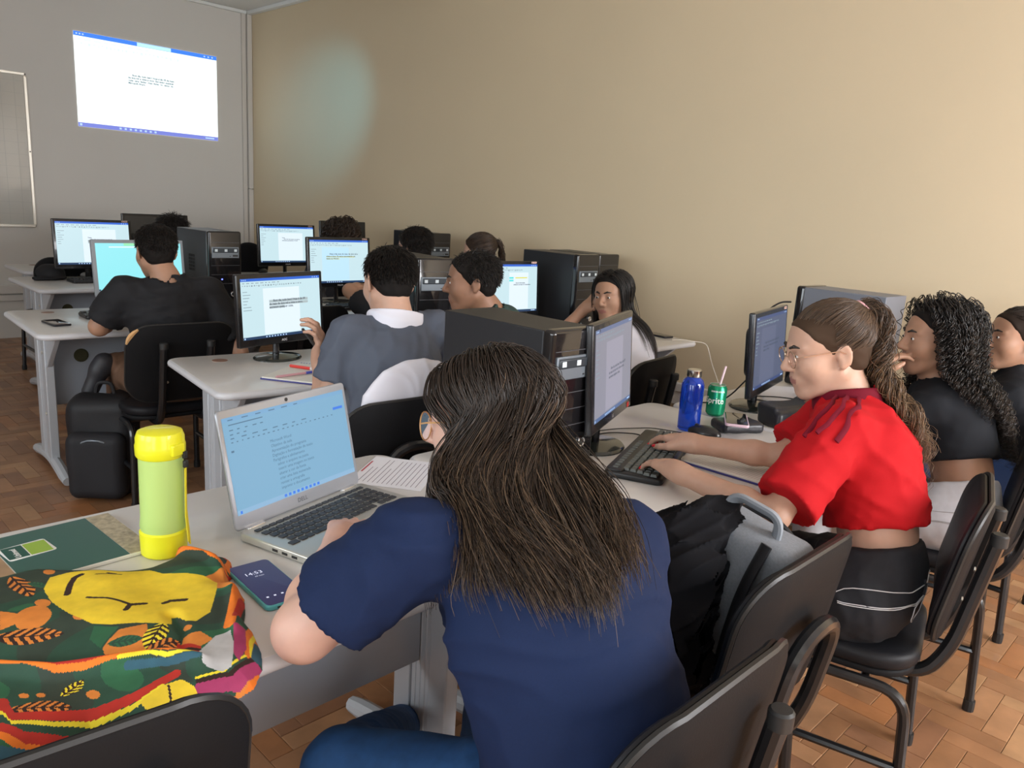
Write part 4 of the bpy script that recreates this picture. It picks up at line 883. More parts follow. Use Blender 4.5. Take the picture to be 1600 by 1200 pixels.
# ---- printed fabric bag
def fabric_bag():
    Z0 = .772
    def wp(pts): return [tuple(G(x, y, Z0)[:2]) for x, y in pts]
    def z7(pts): return wp([(x/3, 800+y/3) for x, y in pts])           # traced at 3x from the lower left of the photograph
    out = z7([(-420, 330), (-60, 275), (0, 262), (100, 230), (200, 216), (420, 236), (560, 225), (700, 205), (805, 175), (815, 150), (1080, 165), (1097, 225), (1075, 250), (1080, 300), (1145, 335), (1150, 400), (1140, 460), (1180, 480), (1225, 580), (1230, 650), (1190, 740), (1090, 800), (930, 850), (800, 872), (600, 890), (420, 930), (300, 990), (150, 1050), (0, 1120), (-200, 1180), (-450, 1210)])
    A = np.array(out); lo = A.min(0)-.004; hi = A.max(0)+.004; h = .0014
    nx, ny = ((hi-lo)/h).astype(int)+1
    gx, gy = np.meshgrid(lo[0]+np.arange(nx)*h, lo[1]+np.arange(ny)*h, indexing='ij'); P = np.stack([gx.ravel(), gy.ravel()], 1)
    ins = inpoly(P, out); ed = pdist(P, out+[out[0]]); ed = np.where(ins, ed, 0)
    f1 = folds(1, 26, 61); f2 = folds(1, 60, 62); P3 = np.c_[P, np.zeros(len(P))]
    Zh = TZ+.0008+.030*(1-np.exp(-ed/.018))+np.clip(ed/.02, 0, 1)*(.006*f1(P3)+.0022*f2(P3))
    ridge = pdist(P, z7([(0, 720), (250, 740), (560, 715), (800, 690), (930, 720)])); Zh += .016*np.exp(-(ridge/.012)**2)*(ed > .003)
    ridge = pdist(P, z7([(810, 160), (1000, 215), (1080, 290), (1110, 420), (1100, 540)])); Zh += .014*np.exp(-(ridge/.012)**2)*np.clip(ed/.01, 0, 1)
    valley = pdist(P, z7([(800, 480), (850, 560), (830, 660)])); Zh -= .010*np.exp(-(valley/.010)**2)
    Zh = np.maximum(Zh, TZ+.0006)
    cen = P.reshape(nx, ny, 2)[:-1, :-1].reshape(-1, 2)+h/2
    keep = inpoly(cen, out)
    names = ['dark', 'green', 'deep', 'orange', 'yellow', 'black', 'red', 'tangerine', 'lemon', 'teal', 'clear', 'magenta']
    cols = [(.028, .045, .030), (.025, .120, .052), (.020, .065, .038), (.68, .22, .035), (.80, .57, .03), (.030, .012, .008), (.46, .025, .014), (.80, .19, .015), (.85, .68, .03), (.03, .10, .14), (.50, .50, .50), (.38, .04, .13)]
    mats = [mat('bag_'+n, c, .75, noise=(45, .22, 3), bump=(900, .2, .001)) for n, c in zip(names, cols)]
    C3 = np.c_[cen, np.zeros(len(cen))]; n1 = folds(1, 34, 71)(C3)+.5*folds(1, 80, 72)(C3); n2 = folds(1, 42, 73)(C3)
    mi = np.where(n1 > .45, 1, np.where(n1 > -.35, 2, 0)); mi = np.where(n2 > 1.05, 3, mi)
    def poly(pts, m): mi[inpoly(cen, z7(pts))] = m
    def line(pts, w, m): mi[pdist(cen, z7(pts)) < w] = m
    def leaf(tip, base, wid, m1, m2, k=5):
        tip, base = (np.array(z7([q])[0]) for q in (tip, base)); ax = base-tip; L = np.linalg.norm(ax); u = ax/L; v = np.array([-u[1], u[0]])
        q = cen-tip; a = q @ u/L; s_ = q @ v; hw = wid*np.sin(np.clip(a, 0, 1)*PI)**.75; m = (a > 0) & (a < 1) & (np.abs(s_) < hw)
        mi[m] = np.where(((a*k+np.abs(s_)/wid*1.1) % 1 < .5) | (np.abs(s_) < .0012), m2, m1)[m]
    poly([(0, 480), (90, 490), (180, 500), (175, 530), (90, 525), (0, 560)], 3); poly([(480, 640), (560, 560), (690, 535), (700, 640), (620, 700), (500, 690)], 3); poly([(860, 580), (940, 565), (1000, 600), (930, 640), (850, 610)], 3); poly([(280, 470), (370, 480), (340, 580), (280, 560)], 0); poly([(440, 540), (560, 545), (470, 640), (420, 600)], 1)
    for c, r in (((230, 268), 22), ((200, 428), 30), ((195, 458), 22), ((370, 500), 22), ((435, 830), 26), ((110, 845), 20), ((190, 840), 18), ((880, 540), 16)):
        poly([(c[0]+r*1.3*math.cos(a), c[1]+r*.7*math.sin(a)) for a in [k*PI/6 for k in range(12)]], 3)
    leaf((150, 395), (50, 295), .016, 3, 5); leaf((300, 568), (-40, 590), .020, 3, 5, 7); leaf((335, 890), (30, 930), .016, 3, 5, 7); leaf((690, 660), (770, 525), .016, 8, 5, 6); leaf((670, 610), (505, 625), .013, 1, 2, 6); leaf((390, 770), (285, 845), .010, 8, 5, 5); leaf((130, 325), (215, 350), .008, 1, 2, 5); leaf((850, 590), (650, 690), .012, 3, 5, 6)
    poly([(205, 360), (235, 300), (330, 280), (480, 265), (700, 265), (760, 285), (960, 300), (1020, 320), (1015, 370), (985, 470), (920, 515), (870, 512), (830, 485), (803, 478), (805, 510), (780, 533), (640, 530), (520, 535), (430, 530), (330, 490), (240, 420)], 4)
    line([(315, 385), (330, 340), (350, 312), (380, 298)], .0050, 5); line([(410, 402), (500, 412), (610, 442)], .0026, 5); line([(590, 470), (612, 444), (680, 432)], .0040, 5); line([(770, 425), (800, 413), (868, 412)], .0046, 5); line([(450, 297), (510, 293), (570, 296)], .0016, 5); line([(505, 286), (540, 292)], .0026, 5)
    line([(0, 690), (120, 705), (260, 735), (380, 722), (560, 712)], .0075, 6); line([(0, 722), (120, 728), (260, 752), (400, 742), (560, 716), (720, 690), (930, 690)], .0036, 7); line([(560, 722), (700, 705), (930, 706)], .0024, 8); line([(600, 735), (760, 720), (930, 722)], .0045, 9)
    line([(0, 880), (40, 965), (250, 935), (450, 890), (640, 830), (820, 760)], .0075, 6); line([(0, 940), (40, 990), (250, 960), (450, 912), (640, 855), (760, 800)], .0030, 8); line([(0, 960), (45, 1003), (260, 975), (460, 925)], .0028, 2); line([(0, 1010), (100, 1025), (300, 990), (420, 950)], .0060, 6); line([(0, 1040), (100, 1050), (300, 1005)], .0045, 7); line([(-300, 1130), (0, 1085), (130, 1058)], .0060, 9)
    poly([(650, 850), (760, 800), (850, 780), (930, 810), (900, 860), (700, 872)], 4); line([(790, 800), (800, 845), (850, 850), (890, 830)], .0014, 5)
    line([(810, 160), (950, 175), (1080, 170)], .0085, 6); line([(830, 178), (960, 200), (1060, 250)], .0050, 7); line([(1085, 170), (1070, 230)], .0070, 7); line([(1090, 190), (1090, 240), (1060, 260)], .0040, 6); line([(1120, 340), (1100, 420), (1075, 540)], .0085, 7); line([(1140, 360), (1120, 430), (1100, 500)], .0040, 6)
    poly([(830, 600), (945, 635), (935, 680), (820, 660)], 6); line([(830, 632), (940, 655)], .0035, 5)
    line([(1180, 490), (1160, 560), (1165, 650)], .0050, 7); line([(1195, 500), (1175, 580), (1180, 640)], .0028, 8); line([(1215, 560), (1200, 640)], .0070, 9); line([(1200, 670), (1100, 760), (950, 800)], .0095, 11); line([(1180, 655), (1080, 745), (930, 785)], .0032, 5); line([(1150, 655), (1050, 740), (920, 775)], .0020, 8); line([(1220, 690), (1160, 770)], .0050, 7)
    poly([(945, 650), (1010, 585), (1080, 560), (1100, 620), (1085, 720), (1040, 745), (950, 735)], 10); line([(950, 662), (1060, 725)], .0040, 10); poly([(1095, 545), (1150, 520), (1155, 620), (1120, 690), (1095, 660)], 11)
    ii = np.arange(nx*ny).reshape(nx, ny); Qd = np.stack([ii[:-1, :-1], ii[1:, :-1], ii[1:, 1:], ii[:-1, 1:]], -1).reshape(-1, 4)[keep]; mk = mi[keep]
    used, inv = np.unique(Qd, return_inverse=True); V = np.c_[P, Zh][used]
    o = npmesh('fabric_bag', V, inv.reshape(-1, 4), mats, mi=mk)
    tag(o, 'folded cloth bag printed with green leaves, orange patches and a yellow shape', 'bag')
fabric_bag()
# ---------------------------------------------------------------- people
def az(deg): return np.array([math.sin(R_(deg)), math.cos(R_(deg)), 0.])
def look(azd, pitch=0, roll=0):
    f = az(azd)*math.cos(R_(pitch))+V3(0, 0, math.sin(R_(pitch))); F0 = frm(f); c, s = math.cos(R_(roll)), math.sin(R_(roll))
    return np.stack([F0[:, 0]*c-F0[:, 2]*s, F0[:, 1], F0[:, 0]*s+F0[:, 2]*c], 1)
SKIN = {}
def skin(name, col): return mat('skin_'+name, col, .5, sss=.08, noise=(35, .10, 4), bump=(260, .06, .001))
M_nail = mat('nail_red', (.62, .01, .02), .2, coat=.5); M_eye = mat('eye_white', (.70, .68, .66), .2); M_iris = mat('iris_dark', (.03, .015, .01), .15); M_lip = mat('lips', (.36, .15, .12), .45)
def head_sdf(s, H, F0, sc, fem, ears=True):
    def w(x, y, z): return H+F0 @ (V3(x, y, z)*sc)
    def e(c, r, k=.02, op='u', R=None): s.ell(w(*c), np.array(r)*sc, F0 if R is None else F0 @ R, k*sc, op)
    def c(a, b, ra, rb, k=.015, op='u'): s.cap(w(*a), w(*b), ra*sc, rb*sc, k*sc, op)
    e((0, -.018, .036), (.0735, .092, .076)); e((0, .028, -.025), (.058, .060, .082), .04)
    for q in (-1, 1):
        c((q*.050, -.005, -.052), (q*.018, .062, -.096), .018, .016, .03)
        e((q*.036, .056, -.026), (.027, .028, .030), .03)
    e((0, .068, -.098), (.020, .016, .016), .02); e((0, .049, .040), (.054, .030, .040), .03)
    for q in (-1, 1):
        c((q*.010, .088, .021), (q*.044, .073, .022), .0075, .0065, .014)
        e((q*.031, .096, .004), (.0165, .014, .0115), .014, 's'); e((q*.031, .076, .003), (.0145, .0135, .0125), .006)
    c((0, .088, .014), (0, .109, -.024), .0065, .0105, .012); e((0, .107, -.028), (.0105, .0100, .0085), .008)
    for q in (-1, 1): e((q*.0115, .097, -.031), (.0075, .0095, .0070), .007)
    e((0, .080, -.062), (.027, .014, .021), .018)
    e((0, .0880, -.0575), (.024, .0080, .0046), .007); e((0, .0868, -.0680), (.021, .0080, .0054), .007)
    s.cap(w(-.02, .0962, -.0628), w(.02, .0962, -.0628), .0020*sc, .0022*sc, .003, 's')
    if ears:
        for q in (-1, 1):
            Re = np.array([[math.cos(q*.35), -math.sin(q*.35), 0], [math.sin(q*.35), math.cos(q*.35), 0], [0, 0, 1]])
            e((q*.077, -.012, -.004), (.0065, .0185, .031), .006, 'u', Re); e((q*.0835, -.008, .003), (.005, .0095, .017), .005, 's', Re); e((q*.075, -.006, -.029), (.006, .009, .011), .005)
def hand_sdf(s, wr, tip, up, side, nails, curl=22, spread=1.0, thumb=1.0, sc=1.0):
    """wrist, aim point of the middle finger, back-of-hand direction, side +1 = thumb towards local +x"""
    d = nrm(np.array(tip)-wr); F0 = frm(d, up); X, Y, Z = F0[:, 0]*side, F0[:, 1], F0[:, 2]
    def w(x, y, z): return wr+(X*x+Y*y+Z*z)*sc
    s.cap(w(0, -.01, 0), w(0, .03, .002), .024*sc, .028*sc, .02)
    for i, (lx, L, r) in enumerate(((.027, .92, .0088), (.009, 1.0, .0090), (-.009, .94, .0086), (-.026, .76, .0078))):
        k = w(lx*1.02, .088-.006*abs(i-1.2), .006); s.cap(w(lx*.55, .02, 0), k, .015*sc, .0115*sc, .012)
        a = -R_(curl*.5); p = k; seg = [.042*L, .026*L, .021*L]; da = -R_(curl)
        fx = lx*.28*spread/.09
        for j, l in enumerate(seg):
            q = p+(Y*math.cos(a)*l+Z*math.sin(a)*l+X*fx*l*.5)*sc; s.cap(p, q, (r-.0008*j)*sc, (r-.0008*(j+1))*sc, .004); p = q; a += da
        nails.append((p+Z*.0035*sc, nrm(Y*math.cos(a-da)+Z*math.sin(a-da)), Z, r*sc))
    p0 = w(.020, .018, -.004); p1 = w(.045, .050*thumb, -.012); p2 = w(.052, .080*thumb, -.016); p3 = w(.050, .104*thumb, -.020)
    s.cap(p0, p1, .017*sc, .0125*sc, .014); s.cap(p1, p2, .0115*sc, .0100*sc, .005); s.cap(p2, p3, .0100*sc, .0080*sc, .004)
    nails.append((p3+Z*.003*sc+X*.002, nrm(p3-p2), Z, .009*sc))
def tubes(S, rad, mats, name, parent, mi=None, sides=3):
    """S: (n, K, 3) strand points; rad: (n, K)"""
    n, K, _ = S.shape; T = np.gradient(S, axis=1); T /= np.linalg.norm(T, axis=2, keepdims=True)+1e-9
    ref = np.random.RandomState(1).normal(size=(n, 1, 3)); N = np.cross(T, ref); N /= np.linalg.norm(N, axis=2, keepdims=True)+1e-9; B = np.cross(T, N)
    V = np.stack([S+(N*math.cos(2*PI*k/sides)+B*math.sin(2*PI*k/sides))*rad[..., None] for k in range(sides)], 2).reshape(-1, 3)
    base = (np.arange(n)[:, None]*K+np.arange(K-1)[None])*sides
    Q = np.concatenate([np.stack([base+k, base+(k+1) % sides, base+sides+(k+1) % sides, base+sides+k], -1).reshape(-1, 4) for k in range(sides)])
    m = None if mi is None else np.concatenate([mi.reshape(-1)]*sides)
    return npmesh(name, V, Q, mats, parent, m)
HR = np.array([.0735, .092, .076]); HC0 = np.array([0, -.018, .036])
def scalp(n, rs, region):
    out = []
    while sum(len(o) for o in out) < n:
        d = rs.normal(size=(n, 3)); d /= np.linalg.norm(d, axis=1, keepdims=True); d = d[region(d)]; out.append(d)
    return np.concatenate(out)[:n]
def hair_region(d):      # scalp directions in head space: above the hairline, behind the temples, down to the nape
    front = d[:, 1] > .25; return np.where(front, d[:, 2] > .48+.25*np.clip(d[:, 1]-.5, 0, 1), d[:, 2] > -.55-.25*np.clip(-d[:, 1], 0, 1)+.55*np.clip(d[:, 1]+.35, 0, 1))
def fall(H, F0, sc, col, n, length, rs, region=hair_region, part=0.0, flow=(0, 0, -1), steps=34, off=.004, stiff=.80, lift=.35, vol=.010, back=.25, adh=.75, ta=.55):
    """long hair: strands leave the scalp, lie on the head and the body (col = implicit body) and hang down"""
    d = scalp(n, rs, region); P = H+(F0 @ ((HC0+d*HR*1.03)*sc).T).T
    loc = np.stack([np.sign(d[:, 0]-part)*(.9-.35*np.abs(d[:, 0]))*np.clip(.55+.9*d[:, 1], .06, 1), -back-0*d[:, 0], np.full(n, lift)-d[:, 2]*.2], 1)
    V = (F0 @ loc.T).T; Nn = (F0 @ (d/HR).T).T; Nn /= np.linalg.norm(Nn, axis=1, keepdims=True); V -= Nn*((V*Nn).sum(1, keepdims=True))*.95; V /= np.linalg.norm(V, axis=1, keepdims=True); st = length*rs.uniform(.72, 1.04, n)/steps; g = nrm(flow)
    o = off+vol*rs.rand(n)**1.5; S = [P.copy()]
    for i in range(steps):
        V = V*stiff+g*(1-stiff); V /= np.linalg.norm(V, axis=1, keepdims=True); P = P+V*st[:, None]
        for _ in range(2):
            dd, gr = col.grad(P); m = dd < o; P = np.where(m[:, None], P+gr*np.clip(o-dd, 0, .03)[:, None], P-gr*(np.clip(dd-o, 0, .014)*adh*max(0, 1-(i/steps)/ta))[:, None])
        V = P-S[-1]; V /= np.linalg.norm(V, axis=1, keepdims=True)+1e-9; S.append(P.copy())
    return np.stack(S, 1)
def clump(S, rs, k, amt, pw=1.0):
    n, K, _ = S.shape; g = rs.choice(n, k, replace=False); r = S[:, 0]; gi = g[np.argmin(((r[:, None]-r[g][None])**2).sum(-1)+0*rs.rand(n, k), axis=1)]
    t = (np.linspace(0, 1, K)**pw)[None, :, None]*amt; off = (r-S[gi, 0])[:, None]*.35; return S*(1-t)+(S[gi]+off)*t
def curls(S, rs, amp, wl, groups=80, start=.15, rnd=.3):
    n, K, _ = S.shape; L = np.concatenate([np.zeros((n, 1)), np.cumsum(np.linalg.norm(np.diff(S, axis=1), axis=2), 1)], 1)
    r = S[:, 0]; g = rs.choice(n, min(groups, n), replace=False); gi = np.argmin(((r[:, None]-r[g][None])**2).sum(-1), axis=1)
    ph = rs.rand(len(g))[gi]*6.28+rs.normal(size=n)*rnd; w = wl*(1+.25*rs.normal(size=len(g)))[gi]
    T = np.gradient(S, axis=1); T /= np.linalg.norm(T, axis=2, keepdims=True)+1e-9; N = np.cross(T, np.array([.3, .8, .1])); N /= np.linalg.norm(N, axis=2, keepdims=True)+1e-9; B = np.cross(T, N)
    a = L/w[:, None]*6.28+ph[:, None]; am = amp*np.clip((L/L[:, -1:]-start)/.3, 0, 1); return S+(N*np.cos(a)[..., None]+B*np.sin(a)[..., None])*am[..., None]
def resamp(S, K):
    n, k, _ = S.shape; x = np.linspace(0, k-1, K); i = np.minimum(x.astype(int), k-2); f = (x-i)[None, :, None]; return S[:, i]*(1-f)+S[:, i+1]*f
def taper(n, K, r, rs): return r*rs.uniform(.7, 1.25, (n, 1))*np.clip(1.15-np.linspace(0, 1, K)**3*.85, .2, 1)[None]
def hair_cap(H, F0, sc, th, h, mats, parent, amp=.002, hairline=.0, seed=1, low=-.045, name='hair_cap', nape=.5):
    s = SDF(); s.ell(H+F0 @ (HC0*sc), (HR+th)*sc, F0); s.ell(H+F0 @ (V3(0, -.045, -.01)*sc), (V3(.064, .056, .068)+th*nape)*sc, F0, .02)
    s.ell(H+F0 @ (V3(0, .049, .044)*sc), (V3(.054, .030, .038)+th)*sc, F0, .02)
    def pl(p, nn): s.cut(H+F0 @ (V3(*p)*sc), F0 @ V3(*nn), .012*sc)
    pl((0, .062+hairline, .052), (0, .80, -.60)); pl((0, -.03, low), (0, .30, -.95)); pl((0, .031, 0), (0, .84, -.54))
    f = folds(amp*.5, 160, seed); V, Q = s.mesh(h, f); return npmesh(name, V, Q, mat('hair_base_'+mats.name, tuple(mats.node_tree.nodes['Principled BSDF'].inputs[0].default_value)[:3], .75, spec=.2), parent)
def hmat(name, col, rough=.38): return mat('hair_'+name, col, rough, spec=.55, noise=(40, .3, 3))
HB = [hmat('black', (.010, .008, .007)), hmat('soft_black', (.018, .013, .010)), hmat('dark_brown', (.030, .018, .012))]
HD = [hmat('espresso', (.022, .014, .010)), hmat('chestnut', (.034, .021, .014)), hmat('tip_brown', (.11, .070, .042))]
HBR = [hmat('brown', (.055, .032, .019)), hmat('warm_brown', (.095, .055, .030)), hmat('light_brown', (.19, .115, .060))]
def strandmix(n, K, rs, tip=.5, k=3):
    base = rs.choice([0, 0, 0, 1, 1], n)[:, None]+np.zeros((1, K-1), int); t = np.linspace(0, 1, K-1)[None]+rs.normal(size=(n, 1))*.12
    return np.where(t > tip, np.minimum(base+1, 2), base)
def short_hair(H, F0, sc, par, mats, rs, n=2200, ln=.022, th=.010, mess=.5, hairline=0., low=-.045, top=1.0, h=.004):
    hair_cap(H, F0, sc, th*.8, h, mats[0], par, .0022, hairline, rs.randint(99), low-.02, nape=.1)
    cap = SDF(); d = scalp(n, rs, lambda q: (q[:, 2] > -.62+.62*np.clip(q[:, 1]+.45, 0, 1)) & ((q[:, 1] < .35) | (q[:, 2] > .50)))
    P = (HC0+d*(HR+th*.75)); comb = np.stack([d[:, 0]*.4, -.35-.3*d[:, 1]*0, -.55-0*d[:, 2]], 1)+d*.45+rs.normal(size=(n, 3))*mess*.5
    comb /= np.linalg.norm(comb, axis=1, keepdims=True); L = ln*rs.uniform(.6, 1.2, n)*np.where(d[:, 2] > .35, top, .75); K = 5
    S = np.stack([P+comb*(L*t)[:, None]+np.array([0, 0, -1])*(L*t*t*.35)[:, None] for t in np.linspace(0, 1, K)], 1); S = H+(S*sc) @ F0.T
    o = tubes(S, taper(n, K, .0011*sc, rs), mats, 'hair', par, strandmix(n, K, rs, 2)); o['kind'] = 'stuff'
def wrinkle(amp, seed):
    a, b, c = folds(amp*.6, 18, seed+100, (.3, .2, 1)), creases(amp*.75, 70, seed+300, (.6, .2, .7)), folds(amp*.16, 110, seed+400)
    return lambda P: a(P)+b(P)+c(P)
def person(label, H, hd, seat, body_az, armL, armR, legs=None, sc=1.0, wid=1.0, fem=False, skinm=None, shirt=None, pants=None, sleeve=.62, hem=None, res=.006, cres=.009, neck_r=.05, nails=False, eyes=False, slouch=.03, nbo=(0, 0, 0), hands=True, neckline=.030, shoes=None, nbz=.135, shoulder=.168, foldamp=.006, collar=None, collar_r=.088, handcurl=22, ears=True, seed=1, shw=.02, brows=True, drop=.045, sro=(0, 0, 0), aw=1.0):
    t = thing('person', label, 'person', (seat[0], seat[1], 0)); t0 = np.array([seat[0], seat[1], 0.])
    H = np.array(H, float)-t0; F0 = hd; lat = az(body_az+90); fw = az(body_az)
    nb = H-F0[:, 2]*.075*sc-F0[:, 1]*.030-V3(0, 0, nbz-.075)+np.array(nbo)
    Pv = V3(0, 0, .545); sp = nrm(nb-Pv); fr2 = frm(np.cross(sp, lat)*1.0, sp)
    if fr2[:, 1] @ fw < 0: fr2[:, 1] *= -1; fr2[:, 0] *= -1
    SL = nb-lat*shoulder*wid-V3(0, 0, drop); SR = nb+lat*shoulder*wid-V3(0, 0, drop)+np.array(sro)
    def rel(p): return np.array(p, float)-t0
    EL, WL, TL = [rel(p) for p in armL[:3]]; ER, WR, TR_ = [rel(p) for p in armR[:3]]
    L = nb-Pv
    def torso(s, i, k=.05):
        s.ell(Pv, V3(.160*wid+i, .120+i, .105+i), fr2, k); s.ell(Pv+L*.33-fw*slouch, V3(.138*wid+i, .105*wid+i, .135+i), fr2, k); s.ell(Pv+L*.66-fw*slouch*.8, V3(.152*wid+i, .108+i, .150+i), fr2, k)
        s.cap(SL*.86+SR*.14, SR*.86+SL*.14, .052+i, .052+i, k); s.cap(nb-sp*.03, nb+sp*.02, .062+i, .050+i, .05)
        if fem:
            for q in (-1, 1): s.ell(Pv+L*.66+fr2[:, 1]*.070+lat*q*.065, V3(.058+i, .058+i, .058+i), fr2, .04)
    sk = skinm or skin('tan', (.42, .23, .15)); nl = []
    b = SDF(); head_sdf(b, H, F0, sc, fem, ears)
    b.cap(H+F0 @ (V3(0, -.030, -.055)*sc), nb, neck_r*sc, neck_r*1.08, .03); torso(b, -.012)
    for S_, E_, W_, T_, side in ((SL, EL, WL, TL, 1), (SR, ER, WR, TR_, -1)):
        b.cap(S_, E_, .046*wid*aw, .039*wid*aw, .03); m_ = E_*.7+W_*.3; b.cap(E_, m_, .037*wid*aw, .038*wid*aw, .02); b.cap(m_, W_, .038*wid*aw, .0245, .02)
        if hands: hand_sdf(b, W_, T_, (0, 0, 1) if len(armL) < 4 else armL[3], side, nl, handcurl, sc=.95 if fem else 1.04)
    lg = legs or {}
    hips = [Pv-lat*.085*wid+V3(0, 0, -.01), Pv+lat*.085*wid+V3(0, 0, -.01)]
    K_ = [rel(p) for p in lg.get('knees', [t0+Pv+fw*.40-lat*.11+V3(0, 0, -.03), t0+Pv+fw*.40+lat*.11+V3(0, 0, -.03)])]
    A_ = [rel(p) for p in lg.get('ankles', [t0+V3(*(Pv[:2]+(fw*.38-lat*.12)[:2]), .085), t0+V3(*(Pv[:2]+(fw*.38+lat*.12)[:2]), .085)])]
    TD = lg.get('toes', [fw, fw])
    for h_, k_, a_ in zip(hips, K_, A_): b.cap(h_, k_, .070, .052, .03); b.cap(k_, a_, .048, .032, .02)
    V, Q = b.mesh(res)
    fc = (V[Q].mean(1)-H) @ F0/sc; lipm = (np.abs(fc[:, 0]) < .021) & (fc[:, 1] > .082) & (fc[:, 2] < -.0535-np.abs(fc[:, 0])*.15) & (fc[:, 2] > -.0735+np.abs(fc[:, 0])*.30)
    body = npmesh('body', V, Q, [sk, M_lip], t, lipm.astype(int))
    if nails:
        for p, d, z, r in nl:
            s = SDF().ell((0, 0, 0), (r*.92, r*1.35, r*.55)); v, q = s.mesh(.0016); Fn = frm(d, z); npmesh('fingernail', p+v @ Fn.T, q, M_nail, t)
    if eyes:
        for q in (-1, 1):
            s = MB(); M4 = Matrix(np.block([[F0, (H+F0 @ (V3(q*.031, .0815, .003)*sc))[:, None]], [np.zeros((1, 3)), np.ones((1, 1))]]).tolist())
            s.lathe([(.0001, .0095), (.004, .0092), (.0075, .006), (.0092, 0), (.006, -.006)], 16, 0, M4 @ Matrix.Rotation(-PI/2, 4, 'X') @ Matrix.Diagonal((1, .62, 1, 1))); ey = s.build('eye', M_eye, t)
            s = MB(); s.lathe([(.0001, .0104), (.0036, .0100), (.0044, .0088)], 14, 0, M4 @ Matrix.Rotation(-PI/2, 4, 'X')); s.build('iris', M_iris, ey)
    if brows:
        for q in (-1, 1):
            s = SDF().chain([H+F0 @ (V3(q*a, c_, z)*sc) for a, c_, z in ((.013, .0955, .0235), (.028, .0915, .029), (.046, .078, .0245))], [.0034, .0036, .0018], .004); v, qd = s.mesh(.002); npmesh('eyebrow', v, qd, HB[1], t)
    col = SDF(); head_sdf(col, H, F0, sc, fem, False); col.cap(H+F0 @ (V3(0, -.03, -.055)*sc), nb, .05, .056, .03); torso(col, .014); col.cap(SL, EL, .060*wid, .052, .03); col.cap(SR, ER, .060*wid, .052, .03)
    so = po = None
    if shirt:
        s = SDF(); torso(s, .012)
        for S_, E_, W_ in ((SL, EL, WL), (SR, ER, WR)):
            a = SDF(); u = nrm(E_-S_)
            if sleeve <= 1: a.cap(S_-u*.01, S_+(E_-S_)*(sleeve+.25), .056*wid+shw*.3, .050*wid+shw); a.cut(S_+(E_-S_)*sleeve, u)
            else: a.cap(S_, E_, .054*wid, .047, .02); a.cap(E_, W_, .046, .034, .02); a.cut(W_-nrm(W_-E_)*.02, W_-E_)
            s.join(a, .03)
        hp = Pv+L*hem if hem is not None else Pv-V3(0, 0, .05)
        s.cut(hp, -sp if hem is not None else (0, 0, -1))
        n0 = nb+sp*.012
        if collar: s.cap(nb-sp*.02, nb+sp*.14, collar_r-.020, collar_r, 0, 's')
        s.cap(n0+sp*.10+fw*.02, n0+sp*.0, .085, neck_r+neckline*.55, 0, 's')
        V, Q = s.mesh(cres, wrinkle(foldamp, seed)); so = npmesh('shirt', V, Q, shirt, t)
    if collar:
        s = SDF(); torso(s, .023); s.cap(nb-sp*.10, nb+sp*.06, collar_r, collar_r-.008, 0, 'k'); s.cap(nb-sp*.02, nb+sp*.10, neck_r+.004, neck_r+.014, 0, 's'); s.cut(nb+sp*.030, sp)
        V, Q = s.mesh(.005); npmesh('collar', V, Q, collar, t)
    if pants:
        s = SDF(); i = .012
        s.ell(Pv, V3(.162*wid+i, .122+i, .108+i), fr2, .04); s.ell(Pv+L*.18-fw*slouch*.6, V3(.140*wid+i, .108*wid+i, .10+i), fr2, .04)
        s.cut(Pv+L*(.20 if hem is None or hem < .25 else .235), sp)
        for h_, k_, a_ in zip(hips, K_, A_): s.cap(h_, k_, .086*min(wid, 1.1), .064, .05); s.cap(k_, a_, .062, .048, .02)
        V, Q = s.mesh(cres, wrinkle(foldamp*.7, seed+50)); po = npmesh('trousers', V, Q, pants, t)
    for a_, k_, td in zip(A_, K_, TD):
        u = nrm(td); dn = V3(0, 0, -1) if abs(u[2]) < .3 else nrm(a_-k_)
        s = SDF(); s.cap(a_+dn*.01, a_+dn*.045+u*.02, .042, .040, .02); s.cap(a_+dn*.045-u*.02, a_+dn*.048+u*.13, .040, .036, .03)
        if dn[2] < -.9: s.cut((0, 0, .004), (0, 0, -1))
        V, Q = s.mesh(.007); npmesh('shoe', V, Q, shoes or mat('shoe_dark', (.03, .03, .035), .5), t)
    return dict(t=t, H=H, F=F0, col=col, sc=sc, nb=nb, lat=lat, fw=fw, Pv=Pv, L=L, sp=sp, fr2=fr2, SL=SL, SR=SR, t0=t0, ss=so, ps=po, EL=EL, ER=ER)

from mathutils.bvhtree import BVHTree
BV = {}
def on_surface(ob, pts, off=.0015, it=1):
    if ob.name not in BV: BV[ob.name] = BVHTree.FromPolygons([v.co.copy() for v in ob.data.vertices], [tuple(p.vertices) for p in ob.data.polygons])
    out = []
    for p in pts:
        c, n, _, _ = BV[ob.name].find_nearest(Vector(p)); out.append(c+n*off)
    for _ in range(it): out = [out[0]]+[(a+b*2+c)/4 for a, b, c in zip(out, out[1:], out[2:])]+[out[-1]]
    return [tuple(p) for p in out]
def strip(pd, sdf, pts, r, m, name, flat=.35, n=14, off=.001, it=1):
    A = [np.array(p, float) for p in pts]; P = []
    for a, b in zip(A, A[1:]): P += [a+(b-a)*k/n for k in range(n)]
    P.append(A[-1]); P = on_surface(sdf, P, off, it)
    b = MB(); b.tube(P, r, 6, flat=flat); return b.build(name, m, pd['t'])
